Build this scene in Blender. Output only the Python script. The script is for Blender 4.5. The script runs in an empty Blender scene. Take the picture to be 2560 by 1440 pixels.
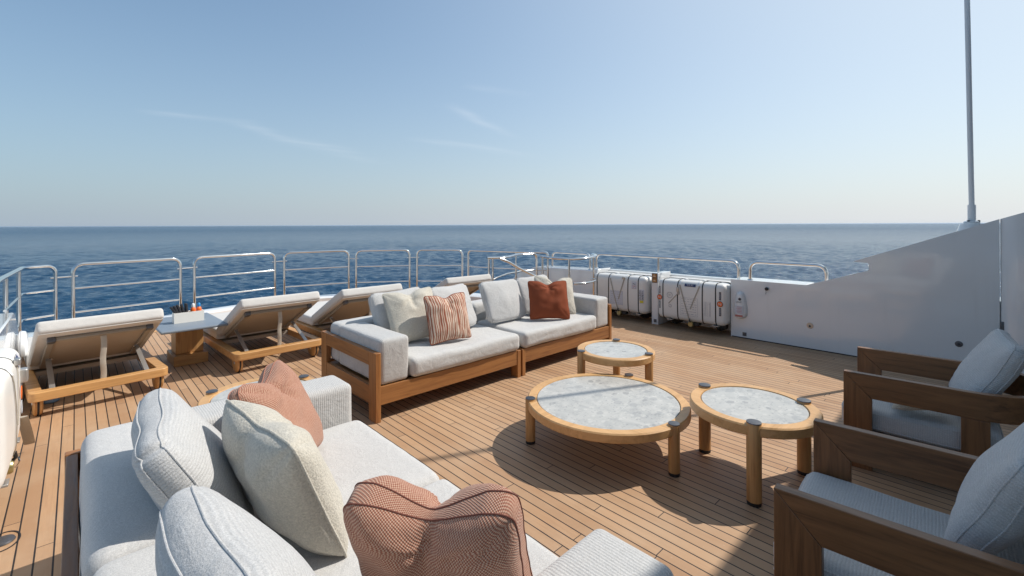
import bpy, bmesh, math, random
import numpy as np
from mathutils import Vector, Matrix, noise

R = math.radians
PI = math.pi
scene = bpy.context.scene
COL = scene.collection

# ------------------------------------------------------------------ camera
YAW = R(43.6)
cam_d = bpy.data.cameras.new('camera')
cam = bpy.data.objects.new('camera', cam_d)
COL.objects.link(cam)
cam_d.sensor_width = 36.0
cam_d.lens = 36.0 * 1145 / 2560
cam_d.shift_y = -157.9 / 2560
cam_d.clip_start = 0.05
cam_d.clip_end = 120000
cam.matrix_world = (Matrix.Translation((0, 0, 1.6)) @ Matrix.Rotation(-YAW, 4, 'Z')
                    @ Matrix.Rotation(R(90), 4, 'X') @ Matrix.Rotation(R(-0.22), 4, 'Z'))
scene.camera = cam

# ------------------------------------------------------------------ sky and sun
SUN = Vector((0.909, -0.417, 1.12)).normalized()
SUN_EL = math.asin(SUN.z)
SUN_AZ = math.atan2(SUN.x, SUN.y)
CIRRUS = [((.35, 5.1), (1.3, 4.95), .10, .30), ((1.05, 4.85), (2.0, 5.95), .12, .22), ((1.5, 5.35), (3.7, 7.0), .22, .26),
          ((2.18, 3.08), (3.8, 3.85), .07, .34), ((2.7, 4.58), (5.0, 4.65), .16, .26), ((2.0, 2.6), (2.6, 2.45), .06, .16)]
world = bpy.data.worlds.new('World')
scene.world = world
world.use_nodes = True
wt = world.node_tree
wt.nodes.clear()


def wn(t, **kw):
    n = wt.nodes.new(t)
    for k, v in kw.items():
        setattr(n, k, v)
    return n


w_out = wn('ShaderNodeOutputWorld')
w_bg = wn('ShaderNodeBackground')
w_bg.inputs['Strength'].default_value = 0.118
w_sky = wn('ShaderNodeTexSky')
w_sky.sky_type = 'NISHITA'
w_sky.sun_disc = False
w_sky.sun_elevation = SUN_EL
w_sky.sun_rotation = SUN_AZ
w_sky.altitude = 0
w_sky.air_density = 1.0
w_sky.dust_density = 1.0
w_sky.ozone_density = 1.0


def wmath(op, a, b=None, c=None, clamp=False):
    x = wn('ShaderNodeMath', operation=op, use_clamp=clamp)
    for i, v in enumerate((a, b, c)):
        if v is None:
            continue
        if isinstance(v, bpy.types.NodeSocket):
            wt.links.new(v, x.inputs[i])
        else:
            x.inputs[i].default_value = v
    return x.outputs[0]


def wmix(f, a, b):
    x = wn('ShaderNodeMix', data_type='RGBA')
    wt.links.new(f, x.inputs[0])
    for i, v in ((6, a), (7, b)):
        if isinstance(v, tuple):
            x.inputs[i].default_value = (*v, 1)
        else:
            wt.links.new(v, x.inputs[i])
    return x.outputs[2]


# sea haze: the air near the horizon is milky, and milkier towards the sun
w_tc = wn('ShaderNodeTexCoord')
w_dir = w_tc.outputs['Generated']
w_sep = wn('ShaderNodeSeparateXYZ')
wt.links.new(w_dir, w_sep.inputs[0])
w_z = wmath('MAXIMUM', w_sep.outputs[2], 0.0)
w_dot = wn('ShaderNodeVectorMath', operation='DOT_PRODUCT')
wt.links.new(w_dir, w_dot.inputs[0])
w_dot.inputs[1].default_value = SUN
w_flat = wn('ShaderNodeVectorMath', operation='DOT_PRODUCT')
wt.links.new(w_dir, w_flat.inputs[0])
w_flat.inputs[1].default_value = Vector((SUN.x, SUN.y, 0)).normalized()
cs = wmath('DIVIDE', w_flat.outputs['Value'], wmath('SQRT', wmath('MAXIMUM', wmath('SUBTRACT', 1.0, wmath('MULTIPLY', w_z, w_z)), .02)))
c2 = wmath('MULTIPLY', cs, cs)
hz = wn('ShaderNodeCombineColor')
for i, (k0, k1, k2) in enumerate(((3.75, 1.75, 0.62), (4.22, 1.45, 0.55), (4.75, 1.14, 0.45))):
    wt.links.new(wmath('ADD', wmath('MULTIPLY_ADD', cs, k1, k0), wmath('MULTIPLY', c2, k2)), hz.inputs[i])
f_hor = wmath('EXPONENT', wmath('MULTIPLY', w_z, -3.5))
glow = wmath('POWER', wmath('MAXIMUM', w_dot.outputs['Value'], 0.0), 2.7)
f_hor = wmath('MULTIPLY', f_hor, .96)
w_lift = wn('ShaderNodeMix', data_type='RGBA', blend_type='MULTIPLY')
w_lift.inputs[0].default_value = 1.0
w_lift.inputs[7].default_value = (.84, 1.09, 1.15, 1)
wt.links.new(w_sky.outputs[0], w_lift.inputs[6])
w_col = wmix(f_hor, wmix(wmath('MULTIPLY', glow, .95, clamp=True), w_lift.outputs[2], (5.7, 6.2, 6.6)), hz.outputs[0])

# thin cirrus wisps on a flat layer high above the sea (coordinates on that layer)
w_pl = wn('ShaderNodeCombineXYZ')
zc = wmath('MAXIMUM', w_sep.outputs[2], 0.03)
wt.links.new(wmath('DIVIDE', w_sep.outputs[0], zc), w_pl.inputs[0])
wt.links.new(wmath('DIVIDE', w_sep.outputs[1], zc), w_pl.inputs[1])
w_n1 = wn('ShaderNodeTexNoise')
w_n1.inputs['Scale'].default_value = 0.9
w_n1.inputs['Detail'].default_value = 5
wt.links.new(w_pl.outputs[0], w_n1.inputs['Vector'])
cloud = None
for (ax_, ay_), (bx_, by_), wid, dens in CIRRUS:
    ln_ = math.hypot(bx_ - ax_, by_ - ay_)
    dx_, dy_ = (bx_ - ax_) / ln_, (by_ - ay_) / ln_
    va = wn('ShaderNodeVectorMath', operation='DOT_PRODUCT')
    vb = wn('ShaderNodeVectorMath', operation='DOT_PRODUCT')
    vs_ = wn('ShaderNodeVectorMath', operation='SUBTRACT')
    wt.links.new(w_pl.outputs[0], vs_.inputs[0])
    vs_.inputs[1].default_value = (ax_, ay_, 0)
    for q_, ve in ((va, (dx_ / ln_, dy_ / ln_, 0)), (vb, (-dy_ / wid, dx_ / wid, 0))):
        wt.links.new(vs_.outputs[0], q_.inputs[0])
        q_.inputs[1].default_value = ve
    t_ = va.outputs['Value']
    n_ = wmath('ADD', vb.outputs['Value'], wmath('MULTIPLY_ADD', w_n1.outputs['Fac'], 3.0, -1.5))
    along = wmath('MULTIPLY', wmath('SMOOTH_MIN', wmath('MULTIPLY', t_, 3.2), 1.0, .3), wmath('SUBTRACT', 1.0, t_), clamp=True)
    mk = wmath('MULTIPLY', wmath('EXPONENT', wmath('MULTIPLY', wmath('MULTIPLY', n_, n_), -1.0)), wmath('MAXIMUM', along, 0.0))
    w_n2 = wn('ShaderNodeTexNoise')
    w_n2.inputs['Scale'].default_value = 1.0
    w_n2.inputs['Detail'].default_value = 4
    mp_ = wn('ShaderNodeMapping')
    mp_.inputs['Rotation'].default_value = (0, 0, -math.atan2(dy_, dx_))
    mp_.inputs['Scale'].default_value = (.8, 5.0, 1)
    wt.links.new(w_pl.outputs[0], mp_.inputs[0])
    wt.links.new(mp_.outputs[0], w_n2.inputs['Vector'])
    mk = wmath('MULTIPLY', wmath('MULTIPLY', mk, wmath('MULTIPLY_ADD', w_n2.outputs['Fac'], 1.6, -.2, clamp=True)), dens)
    cloud = mk if cloud is None else wmath('ADD', cloud, mk)
w_col = wmix(wmath('MINIMUM', cloud, .6), w_col, (7.0, 7.4, 7.9))
wt.links.new(w_col, w_bg.inputs[0])
wt.links.new(w_bg.outputs[0], w_out.inputs[0])

sun_d = bpy.data.lights.new('sun', 'SUN')
sun_d.energy = 4.0
sun_d.angle = R(0.5)
sun_d.color = (1.0, 0.955, 0.89)
sun = bpy.data.objects.new('sun', sun_d)
COL.objects.link(sun)
sun.rotation_euler = SUN.to_track_quat('Z', 'Y').to_euler()
sun.location = (6, -4, 12)

scene.view_settings.view_transform = 'Standard'
scene.view_settings.look = 'None'
scene.view_settings.exposure = 0.17
scene.view_settings.gamma = 1.0
scene.view_settings.use_curve_mapping = False
scene.render.engine = 'CYCLES'
scene.cycles.max_bounces = 8
scene.cycles.use_denoising = True


# ------------------------------------------------------------------ material helpers
class NT:
    def __init__(self, name):
        self.m = bpy.data.materials.new(name)
        self.m.use_nodes = True
        self.t = self.m.node_tree
        self.b = self.t.nodes['Principled BSDF']

    def n(self, t, **kw):
        x = self.t.nodes.new(t)
        for k, v in kw.items():
            setattr(x, k, v)
        return x

    def l(self, a, b):
        self.t.links.new(a, b)

    def val(self, sock, v):
        if hasattr(v, 'is_linked') or isinstance(v, bpy.types.NodeSocket):
            self.l(v, sock)
        else:
            sock.default_value = v

    def math(self, op, a, b=None, c=None, clamp=False):
        x = self.n('ShaderNodeMath', operation=op, use_clamp=clamp)
        self.val(x.inputs[0], a)
        if b is not None:
            self.val(x.inputs[1], b)
        if c is not None:
            self.val(x.inputs[2], c)
        return x.outputs[0]

    def mix(self, f, a, b, blend='MIX'):
        x = self.n('ShaderNodeMix', data_type='RGBA', blend_type=blend)
        self.val(x.inputs[0], f)
        for s, v in ((x.inputs[6], a), (x.inputs[7], b)):
            if isinstance(v, tuple):
                s.default_value = (*v[:3], 1)
            else:
                self.l(v, s)
        return x.outputs[2]

    def coord(self, kind='Object', scale=(1, 1, 1), rot=(0, 0, 0), loc=(0, 0, 0)):
        c = self.n('ShaderNodeTexCoord')
        mp = self.n('ShaderNodeMapping')
        mp.inputs['Scale'].default_value = scale
        mp.inputs['Rotation'].default_value = rot
        mp.inputs['Location'].default_value = loc
        self.l(c.outputs[kind], mp.inputs[0])
        return mp.outputs[0]

    def noise(self, vec, scale=5, detail=3, rough=0.55, dist=0.0):
        x = self.n('ShaderNodeTexNoise')
        self.l(vec, x.inputs['Vector'])
        x.inputs['Scale'].default_value = scale
        x.inputs['Detail'].default_value = detail
        x.inputs['Roughness'].default_value = rough
        x.inputs['Distortion'].default_value = dist
        return x.outputs['Fac']

    def ramp(self, f, stops):
        x = self.n('ShaderNodeValToRGB')
        self.l(f, x.inputs[0])
        e = x.color_ramp.elements
        while len(e) < len(stops):
            e.new(0.5)
        for i, (p, c) in enumerate(stops):
            e[i].position = p
            e[i].color = (*c[:3], 1) if isinstance(c, tuple) else (c, c, c, 1)
        return x.outputs[0]

    def rng(self, f, a, b, c, d):
        x = self.n('ShaderNodeMapRange')
        self.l(f, x.inputs[0])
        for i, v in enumerate((a, b, c, d)):
            x.inputs[i + 1].default_value = v
        return x.outputs[0]

    def bump(self, h, strength=0.3, dist=0.01, normal=None):
        x = self.n('ShaderNodeBump')
        x.inputs['Strength'].default_value = strength
        x.inputs['Distance'].default_value = dist
        self.l(h, x.inputs['Height'])
        if normal is not None:
            self.l(normal, x.inputs['Normal'])
        self.l(x.outputs[0], self.b.inputs['Normal'])
        return x.outputs[0]

    def set(self, col=None, rough=None, metal=None, spec=None, coat=None, coat_rough=None, sheen=None, ior=None):
        b = self.b
        for k, v in (('Base Color', col), ('Roughness', rough), ('Metallic', metal), ('Specular IOR Level', spec),
                     ('Coat Weight', coat), ('Coat Roughness', coat_rough), ('Sheen Weight', sheen), ('IOR', ior)):
            if v is None:
                continue
            if isinstance(v, tuple):
                b.inputs[k].default_value = (*v[:3], 1)
            else:
                self.val(b.inputs[k], v)
        return self


def plain(name, col, rough=0.5, metal=0.0, var=0.08, nscale=30, bump=0.0, **kw):
    k = NT(name)
    v = k.coord()
    f = k.noise(v, nscale, 4)
    lo = tuple(c * (1 - var) for c in col)
    hi = tuple(min(1, c * (1 + var)) for c in col)
    k.set(col=k.mix(f, lo, hi), rough=k.rng(f, 0.2, 0.8, max(0.02, rough - 0.05), rough + 0.05), metal=metal, **kw)
    if bump:
        k.bump(f, bump, 0.003)
    return k.m


def wood(name, light, dark, axis, rough=0.42, coat=0.0, cut=1.0):
    """teak with its grain along one local axis"""
    k = NT(name)
    s = [26.0, 26.0, 26.0]
    s['XYZ'.index(axis)] = 1.6
    oi = k.n('ShaderNodeObjectInfo')
    c = k.n('ShaderNodeTexCoord')
    add = k.n('ShaderNodeVectorMath', operation='ADD')
    sc = k.n('ShaderNodeVectorMath', operation='SCALE')
    cmb = k.n('ShaderNodeCombineXYZ')
    for i in range(3):
        k.l(oi.outputs['Random'], cmb.inputs[i])
    k.l(cmb.outputs[0], sc.inputs[0])
    sc.inputs['Scale'].default_value = 7.3
    k.l(c.outputs['Object'], add.inputs[0])
    k.l(sc.outputs[0], add.inputs[1])
    mp = k.n('ShaderNodeMapping')
    mp.inputs['Scale'].default_value = s
    k.l(add.outputs[0], mp.inputs[0])
    v = mp.outputs[0]
    g = k.noise(v, 1.0, 6, 0.6, 0.9)
    fine = k.noise(v, 5.0, 3, 0.6, 0.2)
    big = k.noise(add.outputs[0], 3.5, 2)
    f = k.math('ADD', k.math('MULTIPLY', g, 0.75), k.math('MULTIPLY', fine, 0.25))
    col = k.ramp(f, [(0.36, dark), (0.48, tuple((a * .4 + b * .6) for a, b in zip(dark, light))), (0.62, light)])
    col = k.mix(k.rng(big, 0.3, 0.7, 0.0, 0.45), col, tuple(x * 0.78 for x in light))
    br = k.rng(oi.outputs['Random'], 0, 1, 0.9, 1.08)
    hs = k.n('ShaderNodeHueSaturation')
    k.l(br, hs.inputs['Value'])
    k.l(col, hs.inputs['Color'])
    k.set(col=hs.outputs[0], rough=k.rng(fine, 0.3, 0.7, rough - 0.07, rough + 0.1), coat=coat, coat_rough=0.25)
    k.bump(f, 0.12, 0.002)
    return k.m


def fabric(name, col, axis='X', period=0.011, ribs=0.5, heather=0.12, bump=0.5):
    """soft heathered outdoor weave with ribs that follow one another along a local axis"""
    k = NT(name)
    c = k.n('ShaderNodeTexCoord')
    v = c.outputs['Object']
    warp = k.noise(v, 14, 2)
    sep = k.n('ShaderNodeSeparateXYZ')
    k.l(v, sep.inputs[0])
    x = sep.outputs['XYZ'.index(axis)]
    ph = k.math('ADD', k.math('MULTIPLY', x, 2 * PI / period), k.math('MULTIPLY', warp, 5.0))
    rib = k.math('MULTIPLY_ADD', k.math('SINE', ph), 0.5, 0.5)
    f1 = k.noise(v, 260, 2, 0.7)
    f2 = k.noise(v, 60, 3)
    f3 = k.noise(v, 5, 3)
    lo = tuple(a * (1 - heather * 2.2) for a in col)
    hi = tuple(min(0.95, a * (1 + heather)) for a in col)
    cc = k.mix(k.rng(f1, 0.3, 0.7, 0, 1), lo, hi)
    cc = k.mix(k.rng(f2, 0.3, 0.75, 0.0, 0.30), cc, lo)
    cc = k.mix(k.math('MULTIPLY', k.math('POWER', rib, 2.0), ribs * 0.55), cc, tuple(a * 0.55 for a in col))
    cc = k.mix(k.rng(f3, 0.3, 0.7, 0.0, 0.12), cc, tuple(a * 0.8 for a in col))
    k.set(col=cc, rough=0.92, spec=0.15, sheen=0.25)
    k.b.inputs['Sheen Roughness'].default_value = 0.5
    h = k.math('ADD', k.math('MULTIPLY', rib, -ribs), k.math('MULTIPLY', f1, 0.7))
    h = k.math('ADD', h, k.math('MULTIPLY', f2, 0.8))
    pk = k.noise(v, 9, 4, 0.55, 1.2)
    b0 = k.bump(pk, 0.22, 0.03)
    k.bump(h, bump, 0.004, normal=b0)
    return k.m


def boucle(name, col):
    k = NT(name)
    v = k.coord()
    a = k.noise(v, 150, 3, 0.65)
    b = k.noise(v, 45, 3)
    c = k.noise(v, 6, 3)
    cc = k.mix(k.rng(a, 0.32, 0.68, 0, 1), tuple(x * 0.72 for x in col), tuple(min(.95, x * 1.12) for x in col))
    cc = k.mix(k.rng(b, 0.4, 0.8, 0, 0.35), cc, tuple(x * 0.75 for x in col))
    cc = k.mix(k.rng(c, 0.35, 0.7, 0, 0.18), cc, tuple(x * 0.8 for x in col))
    k.set(col=cc, rough=0.95, spec=0.1, sheen=0.3)
    k.bump(k.math('ADD', a, k.math('MULTIPLY', b, 0.7)), 0.75, 0.006)
    return k.m


def dotweave(name, rust, pale, period=0.0105):
    """two-tone basket weave of the terracotta cushions"""
    k = NT(name)
    c = k.n('ShaderNodeTexCoord')
    w = k.noise(c.outputs['Object'], 8, 2)
    sep = k.n('ShaderNodeSeparateXYZ')
    k.l(c.outputs['UV'], sep.inputs[0])
    q = 2 * PI / period
    sx = k.math('SINE', k.math('MULTIPLY_ADD', sep.outputs[0], q, k.math('MULTIPLY', w, 0.9)))
    sy = k.math('SINE', k.math('MULTIPLY_ADD', sep.outputs[1], q, k.math('MULTIPLY', w, 0.9)))
    p = k.math('MULTIPLY', sx, sy)
    n2 = k.noise(c.outputs['Object'], 120, 2)
    f = k.rng(k.math('ADD', p, k.math('MULTIPLY_ADD', n2, 0.8, -0.4)), -0.35, 0.45, 0, 1)
    k.set(col=k.mix(f, rust, pale), rough=0.85, spec=0.2, sheen=0.15)
    k.bump(k.math('ADD', p, n2), 0.4, 0.003)
    return k.m


def moire(name):
    """wood-grain print of the striped cushion"""
    k = NT(name)
    v = k.coord('UV', scale=(1, 0.10, 1))
    w = k.n('ShaderNodeTexWave', wave_type='BANDS', bands_direction='X')
    k.l(v, w.inputs['Vector'])
    w.inputs['Scale'].default_value = 13
    w.inputs['Distortion'].default_value = 7.0
    w.inputs['Detail'].default_value = 3.0
    w.inputs['Detail Scale'].default_value = 2.2
    col = k.ramp(w.outputs['Fac'], [(0.0, (.30, .085, .05)), (0.16, (.38, .145, .09)), (0.34, (.50, .29, .21)),
                                    (0.56, (.46, .24, .165)), (0.72, (.68, .54, .42)), (0.94, (.72, .60, .48))])
    f = k.noise(k.coord(), 220, 2)
    k.set(col=k.mix(k.rng(f, .3, .7, 0, .25), col, (.2, .07, .04)), rough=0.85, spec=0.2)
    k.bump(f, 0.3, 0.003)
    return k.m


def terrazzo(name):
    k = NT(name)
    v = k.coord()
    base = k.noise(v, 7, 5, 0.6, 0.6)
    cc = k.ramp(base, [(0.3, (.40, .405, .40)), (0.5, (.49, .49, .475)), (0.7, (.57, .565, .545))])
    for sc, lo, hi, tone in ((16, 0.0, .17, (.62, .615, .59)), (9, 0.0, .10, (.25, .26, .265)), (30, 0.0, .2, (.56, .55, .52)),
                             (7, 0.0, .13, (.33, .34, .345)), (38, 0, .13, (.29, .30, .305))):
        vo = k.n('ShaderNodeTexVoronoi', feature='F1')
        vv = k.coord(scale=(1, 1.35, 1), rot=(0, 0, sc), loc=(sc * .37, sc * .11, 0))
        k.l(vv, vo.inputs['Vector'])
        vo.inputs['Scale'].default_value = sc
        nz = k.noise(v, sc * 1.7, 3)
        d = k.math('ADD', vo.outputs['Distance'], k.math('MULTIPLY_ADD', nz, 0.5, -0.25))
        sepc = k.n('ShaderNodeSeparateColor')
        k.l(vo.outputs['Color'], sepc.inputs[0])
        pick = k.math('GREATER_THAN', sepc.outputs[0], 0.5)
        m = k.math('MULTIPLY', k.rng(d, hi + .13, hi + .17, 1, 0), pick)
        cc = k.mix(k.math('MULTIPLY', m, 0.5), cc, tone)
    cc = k.mix(1.0, cc, (1.0, .97, .92), 'MULTIPLY')
    k.set(col=cc, rough=0.25, spec=0.5)
    return k.m


def gelcoat(name, col=(.80, .80, .795), rough=0.14):
    k = NT(name)
    v = k.coord()
    a = k.noise(v, 1.3, 3)
    st = k.noise(k.coord(scale=(9, 9, .7)), 1.0, 4, 0.6)
    cc = k.mix(k.rng(a, .3, .7, 0, 1), tuple(c * .95 for c in col), col)
    cc = k.mix(k.rng(st, .58, .8, 0, .22), cc, (.60, .585, .56))
    k.set(col=cc, rough=k.rng(st, .4, .8, rough, rough + .12), coat=1.0, coat_rough=k.rng(a, .3, .7, .02, .09))
    k.bump(k.noise(v, 1.6, 2), 0.10, 0.03)
    return k.m


M = {}
TL, TD = (.60, .33, .125), (.39, .18, .060)
for ax in 'XYZ':
    M['teak' + ax] = wood('teak_' + ax.lower(), TL, TD, ax)
    M['sofa' + ax] = wood('sofa_teak_' + ax.lower(), (.42, .182, .056), (.19, .068, .020), ax)
    M['dark' + ax] = wood('brown_teak_' + ax.lower(), (.255, .115, .044), (.085, .035, .013), ax, rough=0.45, coat=.08)
for ax in 'XY':
    M['rim' + ax] = wood('rim_teak_' + ax.lower(), (.68, .40, .175), (.51, .275, .10), ax)
GREY = (.60, .585, .56)
for ax in 'XY':
    M['fab' + ax] = fabric('ribbed_weave_' + ax.lower(), GREY, ax)
M['plainfab'] = fabric('flat_weave', (.62, .602, .575), 'X', ribs=0.12, bump=0.35)
M['softfab'] = fabric('cushion_weave', (.60, .592, .578), 'Y', ribs=0.40, heather=0.14, bump=0.6)
M['matt'] = fabric('mattress_weave', (.66, .63, .59), 'X', period=.006, ribs=0.15, heather=.08, bump=0.25)
M['cream'] = boucle('cream_boucle', (.62, .575, .485))
M['terra'] = dotweave('terracotta_weave', (.29, .098, .055), (.56, .36, .26), .009)
M['terrapipe'] = plain('terracotta_piping', (.40, .17, .11), 0.85, var=.15, nscale=150)
M['rust'] = plain('rust_linen', (.245, .062, .026), 0.85, var=.14, nscale=160, bump=.25, spec=0.2)
M['moire'] = moire('grain_print')
M['darkpipe'] = plain('rust_stitching', (.17, .055, .035), 0.85, var=.15, nscale=150)
M['stone'] = terrazzo('terrazzo')
M['white'] = gelcoat('white_gelcoat')
M['raft'] = plain('raft_shell', (.78, .755, .71), 0.34, var=.05, nscale=4)
M['steel'] = plain('polished_steel', (.74, .73, .71), 0.10, 1.0, var=.03)
M['grey_metal'] = plain('cap_metal', (.13, .13, .138), 0.42, 0.6, var=.05)
M['brushed'] = plain('brushed_metal', (.50, .48, .45), 0.35, 0.7, var=.06)
M['black'] = plain('black_rubber', (.018, .018, .019), 0.6, var=.2)
M['blackmetal'] = plain('black_metal', (.03, .03, .032), 0.4, 0.3, var=.1)
M['taupe'] = plain('taupe_mesh', (.40, .335, .265), 0.85, var=.12, nscale=220, bump=.25)
M['tube'] = plain('taupe_tube', (.30, .26, .21), 0.45, var=.05)
M['strap'] = plain('webbing', (.42, .375, .31), 0.8, var=.12, nscale=90, bump=.2)
M['slate'] = plain('slate_top', (.20, .235, .275), 0.45, var=.10, nscale=9, bump=.1)
M['boxcream'] = plain('box_lacquer', (.84, .80, .72), 0.4, var=.04)
M['napkin'] = plain('dark_cloth', (.022, .022, .026), 0.75, var=.3)
M['orange'] = plain('orange_plastic', (.85, .16, .02), 0.35, var=.05)
M['blue'] = plain('blue_plastic', (.02, .24, .55), 0.35, var=.05)
M['whitepl'] = plain('white_plastic', (.78, .78, .77), 0.4, var=.03)
M['brass'] = plain('brass', (.45, .40, .20), 0.35, 0.8, var=.12)
M['amber'] = plain('amber_plate', (.42, .19, .045), 0.5, var=.35, nscale=40)
M['ink'] = plain('dark_ink', (.04, .04, .05), 0.6, var=.1)
M['greyink'] = plain('grey_ink', (.40, .40, .42), 0.6, var=.05)
M['navy'] = plain('navy_label', (.03, .045, .13), 0.5, var=.1)
M['paper'] = plain('pale_label', (.62, .62, .66), 0.5, var=.03)
M['yellow'] = plain('yellow_label', (.72, .62, .05), 0.5, var=.05)
M['redink'] = plain('red_ink', (.50, .17, .14), 0.6, var=.08)
M['warm'] = plain('warm_lens', (.72, .52, .36), 0.4, var=.05)
M['mast'] = plain('grey_paint', (.78, .79, .79), 0.35, var=.04, coat=.4)


def deck_material():
    k = NT('teak_deck')
    c = k.n('ShaderNodeTexCoord')
    sep = k.n('ShaderNodeSeparateXYZ')
    k.l(c.outputs['Object'], sep.inputs[0])
    W = 0.068
    pu = k.math('DIVIDE', k.math('ADD', sep.outputs[0], 0.151 + W * 40), W)
    idx = k.math('FLOOR', pu)
    fr = k.math('FRACT', pu)
    edge = k.math('MINIMUM', fr, k.math('SUBTRACT', 1.0, fr))
    wn1 = k.n('ShaderNodeTexWhiteNoise', noise_dimensions='1D')
    k.l(idx, wn1.inputs['W'])
    L = 2.3
    pv = k.math('DIVIDE', k.math('ADD', sep.outputs[1], k.math('MULTIPLY', wn1.outputs['Value'], 9.0)), L)
    fv = k.math('FRACT', pv)
    iv = k.math('FLOOR', pv)
    edv = k.math('MULTIPLY', k.math('MINIMUM', fv, k.math('SUBTRACT', 1.0, fv)), L)
    wob = k.math('MULTIPLY_ADD', k.noise(c.outputs['Object'], 9, 2), .016, -.008)
    seam = k.rng(k.math('ADD', edge, wob), 0.040, 0.062, 1, 0)
    butt = k.rng(edv, 0.0016, 0.0030, 1, 0)
    gap = k.math('MAXIMUM', seam, butt)
    wn2 = k.n('ShaderNodeTexWhiteNoise', noise_dimensions='2D')
    cmb = k.n('ShaderNodeCombineXYZ')
    k.l(idx, cmb.inputs[0])
    k.l(iv, cmb.inputs[1])
    k.l(cmb.outputs[0], wn2.inputs['Vector'])
    rnd = wn2.outputs['Value']
    mp = k.n('ShaderNodeMapping')
    mp.inputs['Scale'].default_value = (60, 2.6, 60)
    addv = k.n('ShaderNodeVectorMath', operation='ADD')
    k.l(c.outputs['Object'], addv.inputs[0])
    scv = k.n('ShaderNodeVectorMath', operation='SCALE')
    k.l(wn2.outputs['Color'], scv.inputs[0])
    scv.inputs['Scale'].default_value = 5.0
    k.l(scv.outputs[0], addv.inputs[1])
    k.l(addv.outputs[0], mp.inputs[0])
    g = k.noise(mp.outputs[0], 1.0, 5, 0.6, 0.6)
    gf = k.noise(mp.outputs[0], 4.5, 3, 0.6)
    worn = k.noise(c.outputs['Object'], 2.2, 4, 0.6)
    col = k.ramp(k.math('ADD', k.math('MULTIPLY', g, .7), k.math('MULTIPLY', gf, .3)),
                 [(0.25, (.365, .220, .125)), (0.5, (.47, .295, .172)), (0.75, (.53, .345, .21))])
    col = k.mix(k.rng(rnd, 0, 1, 0.0, 0.9), col, (.355, .210, .118))
    col = k.mix(k.math('MULTIPLY', wn1.outputs['Value'], 0.30), col, (.60, .435, .29))
    col = k.mix(k.rng(worn, .42, .75, 0, .50), col, (.52, .39, .275))
    blot = k.noise(c.outputs['Object'], 6.5, 5, 0.65, 0.5)
    col = k.mix(k.rng(blot, .56, .78, 0, .28), col, (.30, .19, .12))
    spots = k.noise(c.outputs['Object'], 38, 2, 0.5)
    col = k.mix(k.rng(spots, .70, .78, 0, .25), col, (.62, .50, .38))
    col = k.mix(gap, col, (.022, .021, .022))
    col = k.mix(1.0, col, (.98, .925, .86), 'MULTIPLY')
    k.set(col=col, rough=k.rng(g, .3, .7, .5, .68), spec=0.4)
    h = k.math('ADD', k.math('MULTIPLY', gap, -1.0), k.math('MULTIPLY', g, 0.18))
    k.bump(h, 0.35, 0.004)
    return k.m


M['deck'] = deck_material()


def sea_material():
    k = NT('sea_water')
    g = k.n('ShaderNodeNewGeometry')
    ln = k.n('ShaderNodeVectorMath', operation='LENGTH')
    k.l(g.outputs['Position'], ln.inputs[0])
    d = ln.outputs['Value']
    v = k.coord(scale=(1, 1, 1))
    a = k.noise(v, 1.5, 5, 0.66, 0.4)
    b = k.noise(v, 4.0, 3, 0.6, 0.2)
    big = k.noise(v, 0.02, 3, 0.5)
    m1 = k.noise(v, 0.42, 4, 0.6, 0.3)
    m2 = k.noise(v, 0.11, 4, 0.62, 0.3)
    k.set(col=k.mix(k.rng(big, .35, .65, 0, 1), (.008, .043, .094), (.012, .055, .110)),
          rough=k.rng(d, 30, 900, 0.09, 0.24), ior=1.333, spec=k.rng(d, 40, 420, .50, .10))
    h = k.math('ADD', a, k.math('MULTIPLY', b, .35))
    h = k.math('ADD', h, k.math('MULTIPLY', m1, k.rng(d, 30, 160, .25, 1.6)))
    h = k.math('ADD', h, k.math('MULTIPLY', m2, k.rng(d, 100, 600, 0.0, 8.0)))
    k.bump(h, 0.75, 0.28)
    return k.m


M['sea'] = sea_material()


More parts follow.
